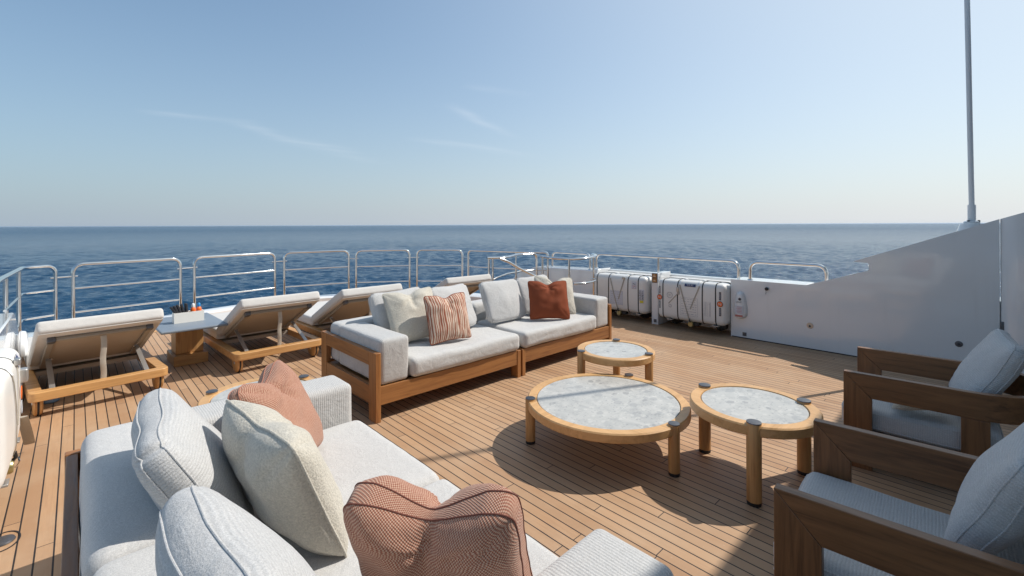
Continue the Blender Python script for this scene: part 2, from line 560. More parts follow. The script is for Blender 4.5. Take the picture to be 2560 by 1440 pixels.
# ------------------------------------------------------------------ mesh builder
class MB:
    def __init__(self):
        self.v, self.f = [], []

    def add(self, vs, fs, mat=None):
        o = len(self.v)
        self.v += [tuple(mat @ Vector(p)) if mat is not None else tuple(p) for p in vs]
        self.f += [tuple(i + o for i in f) for f in fs]
        return self

    def box(self, a, b, mat=None):
        (x0, y0, z0), (x1, y1, z1) = a, b
        vs = [(x0, y0, z0), (x1, y0, z0), (x1, y1, z0), (x0, y1, z0), (x0, y0, z1), (x1, y0, z1), (x1, y1, z1), (x0, y1, z1)]
        return self.add(vs, [(0, 3, 2, 1), (4, 5, 6, 7), (0, 1, 5, 4), (1, 2, 6, 5), (2, 3, 7, 6), (3, 0, 4, 7)], mat)

    def prism(self, poly, lo, hi, axis='Z', mat=None):
        """poly in the two other axes (XY for Z, YZ for X, XZ for Y)"""
        n = len(poly)

        def p3(p, h):
            return {'Z': (p[0], p[1], h), 'X': (h, p[0], p[1]), 'Y': (p[0], h, p[1])}[axis]
        vs = [p3(p, lo) for p in poly] + [p3(p, hi) for p in poly]
        fs = [tuple(range(n - 1, -1, -1)), tuple(range(n, 2 * n))]
        fs += [(i, (i + 1) % n, n + (i + 1) % n, n + i) for i in range(n)]
        return self.add(vs, fs, mat)

    def tube(self, path, r, seg=12, closed=False, cap=True, flat=None):
        P = [Vector(p) for p in path]
        n = len(P)
        T = []
        for i in range(n):
            a = P[(i - 1) % n] if (closed or i > 0) else P[i]
            b = P[(i + 1) % n] if (closed or i < n - 1) else P[i]
            T.append((b - a).normalized())
        up = Vector((0, 0, 1)) if abs(T[0].z) < 0.9 else Vector((1, 0, 0))
        u = (up - T[0] * up.dot(T[0])).normalized()
        vs = []
        for i in range(n):
            u = (u - T[i] * u.dot(T[i])).normalized()
            w = T[i].cross(u)
            rr = r[i] if isinstance(r, (list, tuple)) else r
            for s in range(seg):
                an = 2 * PI * s / seg
                ru, rw = (rr, rr) if flat is None else (rr * flat[0], rr * flat[1])
                vs.append(P[i] + u * (math.cos(an) * ru) + w * (math.sin(an) * rw))
        fs = []
        for i in range(n if closed else n - 1):
            j = (i + 1) % n
            for s in range(seg):
                t = (s + 1) % seg
                fs.append((i * seg + s, i * seg + t, j * seg + t, j * seg + s))
        if cap and not closed:
            fs.append(tuple(range(seg - 1, -1, -1)))
            fs.append(tuple((n - 1) * seg + s for s in range(seg)))
        return self.add(vs, fs)

    def lathe(self, prof, seg=32, mat=None):
        """profile of (r, z); closed at r=0 ends"""
        vs, fs, rings = [], [], []
        for r, z in prof:
            if r < 1e-6:
                rings.append([len(vs)])
                vs.append((0, 0, z))
            else:
                rings.append(list(range(len(vs), len(vs) + seg)))
                vs += [(r * math.cos(2 * PI * s / seg), r * math.sin(2 * PI * s / seg), z) for s in range(seg)]
        for a, b in zip(rings, rings[1:]):
            for s in range(seg):
                t = (s + 1) % seg
                if len(a) == 1 and len(b) == 1:
                    continue
                if len(a) == 1:
                    fs.append((a[0], b[t], b[s]))
                elif len(b) == 1:
                    fs.append((a[s], a[t], b[0]))
                else:
                    fs.append((a[s], a[t], b[t], b[s]))
        return self.add(vs, fs, mat)

    def rbox(self, size, r, n=(10, 10, 6), puff=(0, 0, 0), mat=None, warp=None):
        V, Fs = rbox_data(size, r, n, puff, warp)
        return self.add(V, Fs, mat)

    def build(self, name, mat, parent=None, smooth=True, bevel=0.0, angle=38, loc=None, rot=None, mw=None):
        me = bpy.data.meshes.new(name)
        me.from_pydata([tuple(p) for p in self.v], [], self.f)
        bm = bmesh.new()
        bm.from_mesh(me)
        bmesh.ops.recalc_face_normals(bm, faces=bm.faces)
        bm.to_mesh(me)
        bm.free()
        if smooth:
            me.shade_smooth()
            me.set_sharp_from_angle(angle=R(angle))
        me.materials.append(mat)
        o = bpy.data.objects.new(name, me)
        COL.objects.link(o)
        if parent is not None:
            o.parent = parent
        if bevel:
            b = o.modifiers.new('bevel', 'BEVEL')
            b.width = bevel
            b.segments = 2
            b.limit_method = 'ANGLE'
            b.angle_limit = R(40)
        if loc is not None:
            o.location = loc
        if rot is not None:
            o.rotation_euler = rot
        if mw is not None:
            o.matrix_world = mw
        return o


def rbox_fn(size, r, puff=(0, 0, 0), warp=None):
    hx, hy, hz = (s / 2 for s in size)

    def f(p):
        q = Vector((max(-(hx - r), min(hx - r, p[0])), max(-(hy - r), min(hy - r, p[1])), max(-(hz - r), min(hz - r, p[2]))))
        d = Vector(p) - q
        o = q + d.normalized() * r if d.length > 1e-9 else Vector(p)
        a, b, c = (o.x / hx) ** 2, (o.y / hy) ** 2, (o.z / hz) ** 2
        e = Vector((o.x * (1 + puff[0] * (1 - b) * (1 - c)), o.y * (1 + puff[1] * (1 - a) * (1 - c)),
                    o.z * (1 + puff[2] * (1 - a) * (1 - b))))
        return warp(e) if warp else e
    return f


def rbox_data(size, r, n, puff, warp):
    h = [s / 2 for s in size]

    def ticks(hh, k):
        inner = [-(hh - r) + 2 * (hh - r) * i / k for i in range(k + 1)]
        e = [hh - r * c for c in (1.0, 0.62, 0.3, 0.0)]
        return [-x for x in reversed(e[1:])] + inner + e[1:]
    tk = [ticks(h[i], n[i]) for i in range(3)]
    f = rbox_fn(size, r, puff, warp)
    V, F, idx = [], [], {}

    def vid(i, j, k):
        key = (i, j, k)
        if key not in idx:
            idx[key] = len(V)
            V.append(f((tk[0][i], tk[1][j], tk[2][k])))
        return idx[key]
    A, B, C = (len(t) - 1 for t in tk)
    for i in range(A):
        for j in range(B):
            F.append((vid(i, j, 0), vid(i, j + 1, 0), vid(i + 1, j + 1, 0), vid(i + 1, j, 0)))
            F.append((vid(i, j, C), vid(i + 1, j, C), vid(i + 1, j + 1, C), vid(i, j + 1, C)))
    for i in range(A):
        for k in range(C):
            F.append((vid(i, 0, k), vid(i + 1, 0, k), vid(i + 1, 0, k + 1), vid(i, 0, k + 1)))
            F.append((vid(i, B, k), vid(i, B, k + 1), vid(i + 1, B, k + 1), vid(i + 1, B, k)))
    for j in range(B):
        for k in range(C):
            F.append((vid(0, j, k), vid(0, j, k + 1), vid(0, j + 1, k + 1), vid(0, j + 1, k)))
            F.append((vid(A, j, k), vid(A, j + 1, k), vid(A, j + 1, k + 1), vid(A, j, k + 1)))
    return V, F


def thing(name, label, cat, loc=(0, 0, 0), rz=0.0, group=None):
    o = bpy.data.objects.new(name, None)
    COL.objects.link(o)
    o.empty_display_size = 0.1
    o.location = loc
    o.rotation_euler = (0, 0, rz)
    return tag(o, label, cat, group)


def tag(o, label, cat, group=None):
    o['label'] = label
    o['category'] = cat
    if group:
        o['group'] = group
    return o


def structure(o):
    o['kind'] = 'structure'
    return o


def copy_tree(o, parent=None):
    kids = [c for c in COL.objects if c.parent == o]
    c = o.copy()
    COL.objects.link(c)
    if parent is not None:
        c.parent = parent
    for k in kids:
        copy_tree(k, c)
    return c


def arc(c, r, a0, a1, n, plane='XZ'):
    out = []
    for i in range(n + 1):
        a = R(a0 + (a1 - a0) * i / n)
        x, y = c[0] + r * math.cos(a), c[1] + r * math.sin(a)
        out.append((x, y))
    return out


def text_part(body, size, mat, parent, mw_local, name='lettering', ext=0.0008):
    cu = bpy.data.curves.new('lettering_curve', 'FONT')
    cu.body = body
    cu.size = size
    cu.extrude = ext
    cu.align_x = 'CENTER'
    cu.align_y = 'CENTER'
    tmp = bpy.data.objects.new('lettering_source', cu)
    COL.objects.link(tmp)
    bpy.context.view_layer.update()
    dg = bpy.context.evaluated_depsgraph_get()
    me = bpy.data.meshes.new_from_object(tmp.evaluated_get(dg))
    bpy.data.objects.remove(tmp)
    bpy.data.curves.remove(cu)
    me.materials.clear()
    me.materials.append(mat)
    o = bpy.data.objects.new(name, me)
    COL.objects.link(o)
    o.parent = parent
    o.matrix_local = mw_local
    return o


# ================================================================== SEA
def build_sea():
    rng = np.random.default_rng(7)
    cx, cy, zs = 0.0, 0.0, -7.0
    fwd = math.atan2(math.cos(YAW), math.sin(YAW))
    nA = 1150
    ang = fwd + np.radians(np.linspace(-76, 76, nA))
    rad = [18.0]
    while rad[-1] < 9000:
        rad.append(rad[-1] * (1.0042 if rad[-1] < 500 else 1.011))
    rad = np.array(rad)
    A, Rr = np.meshgrid(ang, rad)
    X = cx + Rr * np.cos(A)
    Y = cy + Rr * np.sin(A)
    Z = np.zeros_like(X)
    DX = np.zeros_like(X)
    DY = np.zeros_like(X)
    sp = Rr * np.where(Rr < 500, .0042, .011)
    wind = fwd + R(205)
    for i in range(140):
        lam = 0.5 * (8 / 0.5) ** rng.random()
        k = 2 * PI / lam
        th = wind + rng.normal(0, 0.62)
        amp = 0.0115 * lam ** 0.8 * (0.55 + 0.9 * rng.random())
        amp *= math.exp(-(lam / 3.8) ** 2)
        ph = rng.random() * 2 * PI
        fade = np.clip((lam / sp - 2.2) / 3.0, 0, 1)
        arg = k * (X * math.cos(th) + Y * math.sin(th)) + ph
        Z += amp * fade * np.cos(arg)
        s = amp * fade * np.sin(arg) * 0.75
        DX -= s * math.cos(th)
        DY -= s * math.sin(th)
    # patches of rougher and calmer water
    patch = np.zeros_like(X)
    for i in range(9):
        th = rng.random() * 2 * PI
        lam = 18 * (9 ** rng.random())
        patch += np.cos(2 * PI / lam * (X * math.cos(th) + Y * math.sin(th)) + rng.random() * 6.28)
    mod = 1.0 + 0.07 * patch
    V = np.stack([X + DX * mod, Y + DY * mod, zs + Z * mod], -1).reshape(-1, 3)
    nr = len(rad)
    i, j = np.meshgrid(np.arange(nr - 1), np.arange(nA - 1), indexing='ij')
    a = (i * nA + j).ravel()
    F = np.stack([a, a + nA, a + nA + 1, a + 1], -1)
    nv = len(V)
    ring = 96
    t = np.linspace(0, 2 * PI, ring, endpoint=False)
    outer = np.stack([90000 * np.cos(t), 90000 * np.sin(t), np.full(ring, zs - 0.7)], -1)
    V = np.concatenate([V, outer, [[0, 0, zs - 0.7]]])
    me = bpy.data.meshes.new('sea')
    nq, nt = len(F), ring
    me.vertices.add(len(V))
    me.vertices.foreach_set('co', V.astype(np.float32).ravel())
    tri = np.stack([np.full(ring, nv + ring), nv + np.arange(ring), nv + (np.arange(ring) + 1) % ring], -1)
    loops = np.concatenate([F.ravel(), tri.ravel()])
    me.loops.add(len(loops))
    me.loops.foreach_set('vertex_index', loops.astype(np.int32))
    me.polygons.add(nq + nt)
    starts = np.concatenate([np.arange(nq) * 4, nq * 4 + np.arange(nt) * 3])
    me.polygons.foreach_set('loop_start', starts.astype(np.int32))
    me.update(calc_edges=True)
    me.validate()
    me.shade_smooth()
    me.materials.append(M['sea'])
    o = bpy.data.objects.new('sea', me)
    COL.objects.link(o)
    return structure(o)


build_sea()

# ================================================================== DECK, HULL, COAMING
# stern line under the rail (boat axes: x across, y towards the stern)
STERN = [(-0.62, -6.0), (-0.62, 7.9), (-0.58, 8.55), (-0.42, 8.78), (-0.05, 8.87), (0.6, 9.02), (1.3, 9.22), (2.1, 9.47), (2.85, 9.6),
         (3.5, 9.58), (4.1, 9.42), (4.65, 9.1), (5.25, 8.66), (5.65, 8.2), (5.98, 7.75), (6.2, 6.95), (6.36, 6.3), (6.52, 5.8)]


def offset_poly(pts, d):
    out = []
    for i in range(len(pts)):
        a = Vector(pts[max(0, i - 1)])
        b = Vector(pts[min(len(pts) - 1, i + 1)])
        t = (b - a).normalized()
        nrm = Vector((t.y, -t.x))
        out.append((pts[i][0] + nrm.x * d, pts[i][1] + nrm.y * d))
    return out


edge_in = offset_poly(STERN, 0.20)
deck_poly = edge_in[:-3] + [(6.9, 6.9), (6.9, 5.0), (7.12, 4.9), (7.12, 2.5), (6.9, 2.4), (6.9, -6.0)]
structure(MB().prism(deck_poly, -0.12, 0.0).build('deck', M['deck'], smooth=False))

hull_o = offset_poly(STERN, -0.14)
hull_poly = hull_o[:-3] + [(6.75, 7.1), (7.18, 6.3), (7.24, 5.0), (7.26, -6.0)]
hull = MB()
n = len(hull_poly)
c0 = (3.1, 2.0)
lev = [(-0.125, 1.0, 0.0), (-1.2, 0.995, 0.0), (-4.5, 0.97, -0.3), (-8.2, 0.93, -0.7)]
vs, fs = [], []
for z, s, dy in lev:
    vs += [(c0[0] + (x - c0[0]) * s, c0[1] + (y - c0[1]) * s + (dy if y > 5 else 0), z) for x, y in hull_poly]
for L in range(len(lev) - 1):
    for i in range(n):
        j = (i + 1) % n
        fs.append((L * n + i, L * n + j, (L + 1) * n + j, (L + 1) * n + i))
fs.append(tuple(range(n)))
hull.add(vs, fs)
tag(hull.build('hull', M['white']), 'white hull of the yacht dropping from the deck edge to the sea', 'hull')

coam = MB()
ci, co = offset_poly(STERN, 0.205), offset_poly(STERN, -0.13)
seq_i, seq_o = ci[1:-2], co[1:-2]
vs, fs = [], []
for (a, b) in zip(seq_i, seq_o):
    m1 = (a[0] * .9 + b[0] * .1, a[1] * .9 + b[1] * .1)
    vs += [(a[0], a[1], -0.02), (a[0], a[1], 0.13), (m1[0], m1[1], 0.155), (b[0], b[1], 0.15), (b[0], b[1], -0.124)]
for i in range(len(seq_i) - 1):
    for s in range(5):
        t = (s + 1) % 5
        fs.append((i * 5 + s, (i + 1) * 5 + s, (i + 1) * 5 + t, i * 5 + t))
fs += [(0, 1, 2, 3, 4), tuple((len(seq_i) - 1) * 5 + s for s in (4, 3, 2, 1, 0))]
coam.add(vs, fs)
tag(coam.build('coaming', M['white'], angle=50), 'low white coaming along the deck edge under the stern railings', 'coaming')

mp = MB()
mi, mo = offset_poly(STERN, 0.36)[1:-3], offset_poly(STERN, 0.21)[1:-3]
for i in range(len(mi) - 1):
    mp.add([(*mi[i], .004), (*mi[i + 1], .004), (*mo[i + 1], .004), (*mo[i], .004)], [(0, 1, 2, 3)])
structure(mp.build('margin_plank', M['teakY'], smooth=False))

# white raised step in the port corner, with its round vent
t = thing('corner_step', 'white moulded step in the deck corner behind the nearest lounger', 'step', (-0.4, 8.2, 0))
MB().rbox((0.62, 0.62, 0.24), 0.03, (3, 3, 3)).build('step_block', M['white'], t, loc=(0.03, 0.06, 0.12))
MB().box((-0.02, -.262, .09), (0.0, -.255, .15)).build('drain_slot', M['ink'], t)
t = thing('deck_vent', 'round white ventilator disc on the port bulwark end', 'vent', (-0.419, 6.55, 0.45), 0)
MB().lathe([(0, .075), (.095, .075), (.125, .06), (.13, 0.04), (.13, .02), (.10, .008), (.10, 0), (0, 0)], 32, Matrix.Rotation(R(90), 4, 'Y')).build('vent_dome', M['white'], t)
MB().tube([(.030, .131 * math.cos(a), .131 * math.sin(a)) for a in np.linspace(0, 2 * PI, 36, endpoint=False)], .003, 6, closed=True).build('gasket', M['greyink'], t)

# ================================================================== BULWARKS
WU = 6.77
# starboard wall with its rising, notched top edge (profile in y,z)
t = thing('starboard_bulwark', 'tall white wall on the right with a rising notched top edge', 'wall', (0, 0, 0))
wing = [(2.585, 0.0), (2.585, .815), (1.651, .813), (1.024, 1.041), (1.012, 1.052), (1.010, 1.115), (1.022, 1.131), (1.159, 1.142), (1.159, 1.146),
        (-0.046, 1.640), (-0.046, 0.0)]
MB().prism(wing, WU, WU + 0.055, 'X').build('wing_panel', M['white'], t, angle=30, bevel=.008)
MB().box((WU + .056, 1.6605, 0.0), (7.2, 2.582, .812)).build('wall_panel', M['white'], t, bevel=.012)
MB().box((WU + .056, -5.5, 0.0), (7.24, 1.66, .80)).build('outer_ledge', M['white'], t, bevel=.012)
MB().box((WU - .004, -0.03, 0.0), (WU + .02, 2.57, .012)).build('base_seam', M['black'], t, smooth=False)

# bulwark with the two raft recesses and the aft length beyond
t = thing('raft_bulwark', 'white bulwark with open recesses behind the two life rafts', 'wall', (0, 0, 0))
b = MB()
b.box((7.12, 2.60, 0.0), (7.24, 4.90, 0.775))
b.prism([(4.905, 0.0), (4.905, .80), (5.05, .77), (6.45, .745), (6.9, .60), (7.25, .35), (7.25, 0.0)], 6.78, 7.2, 'X')
b.build('wall_panel', M['white'], t, bevel=.012)
b = MB()
b.box((6.70, 3.675, 0.0), (7.118, 3.79, 0.822))
b.build('pillar', M['white'], t, bevel=.008)
MB().box((7.10, 2.62, .002), (7.118, 4.88, .10)).build('recess_kerb', M['white'], t, bevel=.01)
# port bulwark
t = thing('port_bulwark', 'white bulwark at the left edge ending in a sloping shoulder', 'wall', (0, 0, 0))
MB().prism([(4.85, 0.0), (4.85, .8), (6.30, .8), (6.42, .77), (7.05, .36), (7.05, 0.0)], -0.86, -0.42, 'X').build('wall_panel', M['white'], t, bevel=.012)
MB().box((-1.0, -5.0, 0.0), (-.86, 4.849, .8)).build('recess_panel', M['white'], t, bevel=.012)
MB().prism([(7.055, 0.0), (7.055, .55), (8.35, .16), (8.35, 0.0)], -0.86, -0.62, 'X').build('shoulder_panel', M['white'], t, bevel=.01)

# superstructure: the side panel in frame, and the deck overhead and house front that shade the chairs
t = thing('superstructure', 'white yacht superstructure whose side panel rises at the right edge', 'superstructure', (0, 0, 0))
sp = MB()
N = 10
pth = [(6.785 - .10 * min(1, (i / 3.0)) ** .6 if i else 6.785, -0.052 - .12 * i / 3.0) for i in range(4)] + [(6.66, -1.2), (6.66, -5.5)]
tops = [1.64 + .39 * (-0.05 - y) for x, y in pth]
tops = [min(4.2, z) for z in tops]
vs = [(x, y, 0) for x, y in pth] + [(x, y, z) for (x, y), z in zip(pth, tops)] + [(x + .5, y, z) for (x, y), z in zip(pth, tops)] + [(x + .5, y, 0) for x, y in pth]
k = len(pth)
fs = []
for i in range(k - 1):
    for L in range(3):
        fs.append((L * k + i, L * k + i + 1, (L + 1) * k + i + 1, (L + 1) * k + i))
fs += [(0, k, 2 * k, 3 * k), (k - 1, 2 * k - 1, 3 * k - 1, 4 * k - 1)]
sp.add(vs, fs)
sp.build('side_panel', M['white'], t, angle=30)
MB().box((-1.2, -5.6, 4.2), (9.6, -0.75, 4.45)).build('overhead_deck', M['white'], t, bevel=.05)
MB().box((-0.8, -5.6, 0), (6.6, -5.4, 4.19)).build('house_front', M['white'], t)
MB().box((0.2, -5.395, 0.1), (5.8, -5.37, 2.3)).build('saloon_door', plain('dark_glass', (.02, .025, .03), .05), t)
for z_, y_ in ((1.17, -.26), (1.26, -.33), (.97, -.28)):
    MB().lathe([(0, .01), (.010, .008), (.012, 0), (0, 0)], 12, Matrix.Translation((6.672, y_, z_)) @ Matrix.Rotation(R(-90), 4, 'Y')).build('stud', M['steel'], t)
MB().rbox((.012, .03, .12), .005, (1, 1, 2)).build('latch', M['grey_metal'], t, loc=(6.76, -0.063, .545))


# ================================================================== RAILINGS
def smooth_path(pts, rad=0.12, n=7):
    """polyline with its inner corners rounded"""
    P = [Vector(p) for p in pts]
    out = [P[0]]
    for i in range(1, len(P) - 1):
        a, b, c = P[i - 1], P[i], P[i + 1]
        d1, d2 = (a - b), (c - b)
        r_ = min(rad, d1.length * .48, d2.length * .48)
        p0, p1 = b + d1.normalized() * r_, b + d2.normalized() * r_
        for s in range(n + 1):
            u = s / n
            out.append(p0 * (1 - u) ** 2 + b * 2 * u * (1 - u) + p1 * u * u)
    out.append(P[-1])
    return out


ZR = 1.07
RT, RM = 0.0235, 0.0142


def rail_panel(a, b, label, mids=None, z0=0.148):
    t = thing('railing_panel', label, 'railing', (a[0], a[1], z0), 0, 'polished railing panels along the stern')
    o = Vector((a[0], a[1], z0))
    pts = [(a[0], a[1], z0), (a[0], a[1], ZR)]
    if mids:
        pts += [(m[0], m[1], ZR) for m in mids]
    pts += [(b[0], b[1], ZR), (b[0], b[1], z0)]
    MB().tube([p - o for p in smooth_path(pts, .13)], RT, 14).build('top_rail', M['steel'], t)
    for z in (.735, .40):
        q = [(a[0], a[1], z)] + ([(m[0], m[1], z) for m in mids] if mids else []) + [(b[0], b[1], z)]
        MB().tube([Vector(p) - o for p in q], RM, 10).build('cross_rail', M['steel'], t)
    for p in (a, b):
        MB().lathe([(0, .014), (.036, .012), (.042, 0), (0, 0)], 18, Matrix.Translation((p[0] - a[0], p[1] - a[1], 0.002))).build('post_foot', M['steel'], t)
    return t


P_ = {'1': ((-0.03, 8.86), (1.235, 9.17)), '2': ((1.44, 9.27), (2.79, 9.6)), '3': ((2.96, 9.6), (4.16, 9.36)),
      '4': ((4.28, 9.27), (5.21, 8.68)), '5': ((5.345, 8.6), (6.0, 7.85))}
words = {'1': 'rail panel directly above the nearest lounger with three horizontal bars',
         '2': 'widest rail panel behind the caddy table and second lounger',
         '3': 'rail panel behind the gap between second and third loungers',
         '4': 'rail panel behind the raised back of the third lounger',
         '5': 'narrow rail panel just left of the farthest lounger back'}
for key, (a, b_) in P_.items():
    rail_panel(a, b_, words[key])
# the panel that bends forward to the starboard bulwark
rail_panel((5.98, 7.62), (6.52, 5.86), 'curved rail panel bending behind the stair rails to the far bulwark', [(6.02, 7.4), (6.26, 6.5), (6.45, 5.98)])
MB_post = MB().tube([(6.27, 6.48, .15), (6.27, 6.48, ZR - .01)], .0165, 12)
o = MB_post.build('stanchion', M['steel'])
tag(o, 'slim steel post under the middle of the curved far rail', 'post')


def link_bar(a, b):
    z = .905
    d = (Vector((*b, z)) - Vector((*a, z)))
    e = d.normalized() * .05
    o = MB().tube([Vector((*a, z)) - e - Vector((*a, z)), d + e], .0115, 10)
    x = o.build('link_bar', M['steel'])
    x.location = (*a, z)
    return x


links = [((-0.205, 8.80), (-0.03, 8.86), 'short link bar left of the rail panel over the nearest lounger'),
         (P_['1'][1], P_['2'][0], 'short link bar above the caddy box on the lounger table'),
         (P_['2'][1], P_['3'][0], 'short link bar above the second lounger back'),
         (P_['3'][1], P_['4'][0], 'short link bar left of the third lounger back'),
         (P_['4'][1], P_['5'][0], 'short link bar behind the cream cushion of the long sofa'),
         (P_['5'][1], (5.98, 7.62), 'short link bar above the farthest lounger back')]
for a, b_, lab in links:
    tag(link_bar(a, b_), lab, 'rail link', 'link bars between the railing panels')

# port corner rail
t = thing('corner_railing', 'flat capped steel railing turning the corner at the left edge', 'railing', (-0.5, 8.2, 0))
o = Vector((-0.5, 8.2, 0))


def rel(pts, o):
    return [Vector(p) - o for p in pts]


top = smooth_path([(-0.56, 5.2, ZR), (-0.55, 7.0, ZR), (-0.50, 8.62, ZR), (-0.205, 8.80, ZR), (-0.205, 8.80, .15)], .11)
MB().tube(rel(top, o), .025, 14, flat=(0.85, 1.15)).build('top_rail', M['steel'], t)
for z in (.735, .40):
    MB().tube(rel(smooth_path([(-0.53, 7.0, z), (-0.50, 8.62, z), (-0.205, 8.80, z)], .08), o), RM, 10).build('cross_rail', M['steel'], t)
for (x, y, zb) in ((-.505, 8.17, .2), (-.545, 7.27, .4), (-.55, 5.9, .8)):
    MB().tube(rel([(x, y, zb), (x, y, ZR - .015)], o), .022, 12).build('post', M['steel'], t)


def hoop(a, b, zt, zb, label, mids=()):
    t = thing('hand_rail', label, 'railing', (a[0], a[1], zb), 0, 'steel hoops standing on the right bulwark')
    o = Vector((a[0], a[1], zb))
    MB().tube(rel(smooth_path([(*a, zb), (*a, zt), (*b, zt), (*b, zb)], .12), o), RT, 14).build('top_rail', M['steel'], t)
    for m in mids:
        MB().tube(rel([(*m, zb), (*m, zt - .012)], o), .019, 12).build('post', M['steel'], t)
    for p in (a, b, *mids):
        MB().lathe([(0, .012), (.034, .01), (.04, 0), (0, 0)], 18, Matrix.Translation((p[0] - a[0], p[1] - a[1], 0.002))).build('post_foot', M['steel'], t)


hoop((6.88, 2.36), (6.88, 1.455), 1.066, .812, 'short steel hoop on top of the tall right wall')
hoop((7.0, 5.08), (7.0, 2.56), 1.055, .79, 'longest steel rail above the two life rafts', [(7.0, 3.83)])
hoop((6.95, 6.12), (6.95, 5.19), 1.05, .76, 'steel hoop on the far bulwark behind the stair rails')

# stairwell rails
t = thing('stair_railing', 'steel rail at the stair head with a handrail sloping down', 'railing', (5.5, 5.7, 0))
o = Vector((5.5, 5.7, 0))
MB().tube(rel(smooth_path([(4.86, 5.70, 1.06), (5.2, 5.62, 1.055), (5.75, 5.85, 1.075), (6.14, 5.80, 1.07), (6.14, 5.80, 0)], .1), o), .026, 14, flat=(.75, 1.25)).build('top_rail', M['steel'], t)
MB().tube(rel([(5.08, 5.62, 1.04), (5.22, 5.56, .98), (5.42, 5.5, .86), (5.75, 5.42, .70), (6.1, 5.36, .56)], o), .02, 12).build('sloping_handrail', M['steel'], t)
MB().tube(rel([(4.88, 5.69, .67), (5.1, 5.72, .72), (5.4, 5.8, .755), (5.8, 5.84, .77), (6.14, 5.80, .77)], o), RM, 10).build('cross_rail', M['steel'], t)
for x, y in ((4.89, 5.69), (4.965, 5.68)):
    MB().tube(rel([(x, y, 0), (x, y, 1.05)], o), .019, 12).build('post', M['steel'], t)
MB().tube(rel([(5.44, 5.62, 0), (5.44, 5.62, .89)], o), .018, 12).build('post', M['steel'], t)
t = thing('stairwell_railing', 'steel rail looping round the stairwell before the far bulwark', 'railing', (5.9, 4.9, 0))
o = Vector((5.9, 4.9, 0))
top = [(5.60, 5.17, 1.075), (5.58, 4.98, 1.06), (5.60, 4.78, 1.055), (5.70, 4.58, 1.055), (5.86, 4.50, 1.06), (6.05, 4.50, 1.07), (6.25, 4.56, 1.075), (6.42, 4.68, 1.08), (6.47, 4.78, 1.085)]
MB().tube(rel(top, o), .026, 14, flat=(.75, 1.25)).build('top_rail', M['steel'], t)
MB().tube(rel([(p[0], p[1], .665) for p in top[3:]], o), RM * 1.1, 10).build('cross_rail', M['steel'], t)
for x, y in ((5.60, 5.15), (5.655, 4.63), (6.455, 4.745)):
    MB().tube(rel([(x, y, 0), (x, y, 1.055)], o), .0195, 12).build('post', M['steel'], t)

# mast
t = thing('mast', 'tall grey pole mast on a white foot behind the right wall', 'mast', (7.12, .16, 1.38))
MB().lathe([(0, -.579), (.17, -.579), (.16, 0), (.10, .20), (.095, .215), (0, .215)], 28).build('mast_foot', M['white'], t)
MB().lathe([(0, .216), (.068, .216), (.068, .235), (.04, .25), (0, .25)], 24).build('flange', M['white'], t)
MB().tube([(0, 0, .245), (0, 0, .42)], .034, 20).build('sleeve', M['mast'], t)
MB().tube([(0, 0, .40), (-.03, .028, 2.6), (-.065, .062, 5.35)], .024, 20).build('pole', M['mast'], t)
for an in (35, 155, 275):
    MB().lathe([(0, .02), (.012, .018), (.012, 0), (0, 0)], 10, Matrix.Translation((.055 * math.cos(R(an)), .055 * math.sin(R(an)), .233))).build('bolt', M['ink'], t)


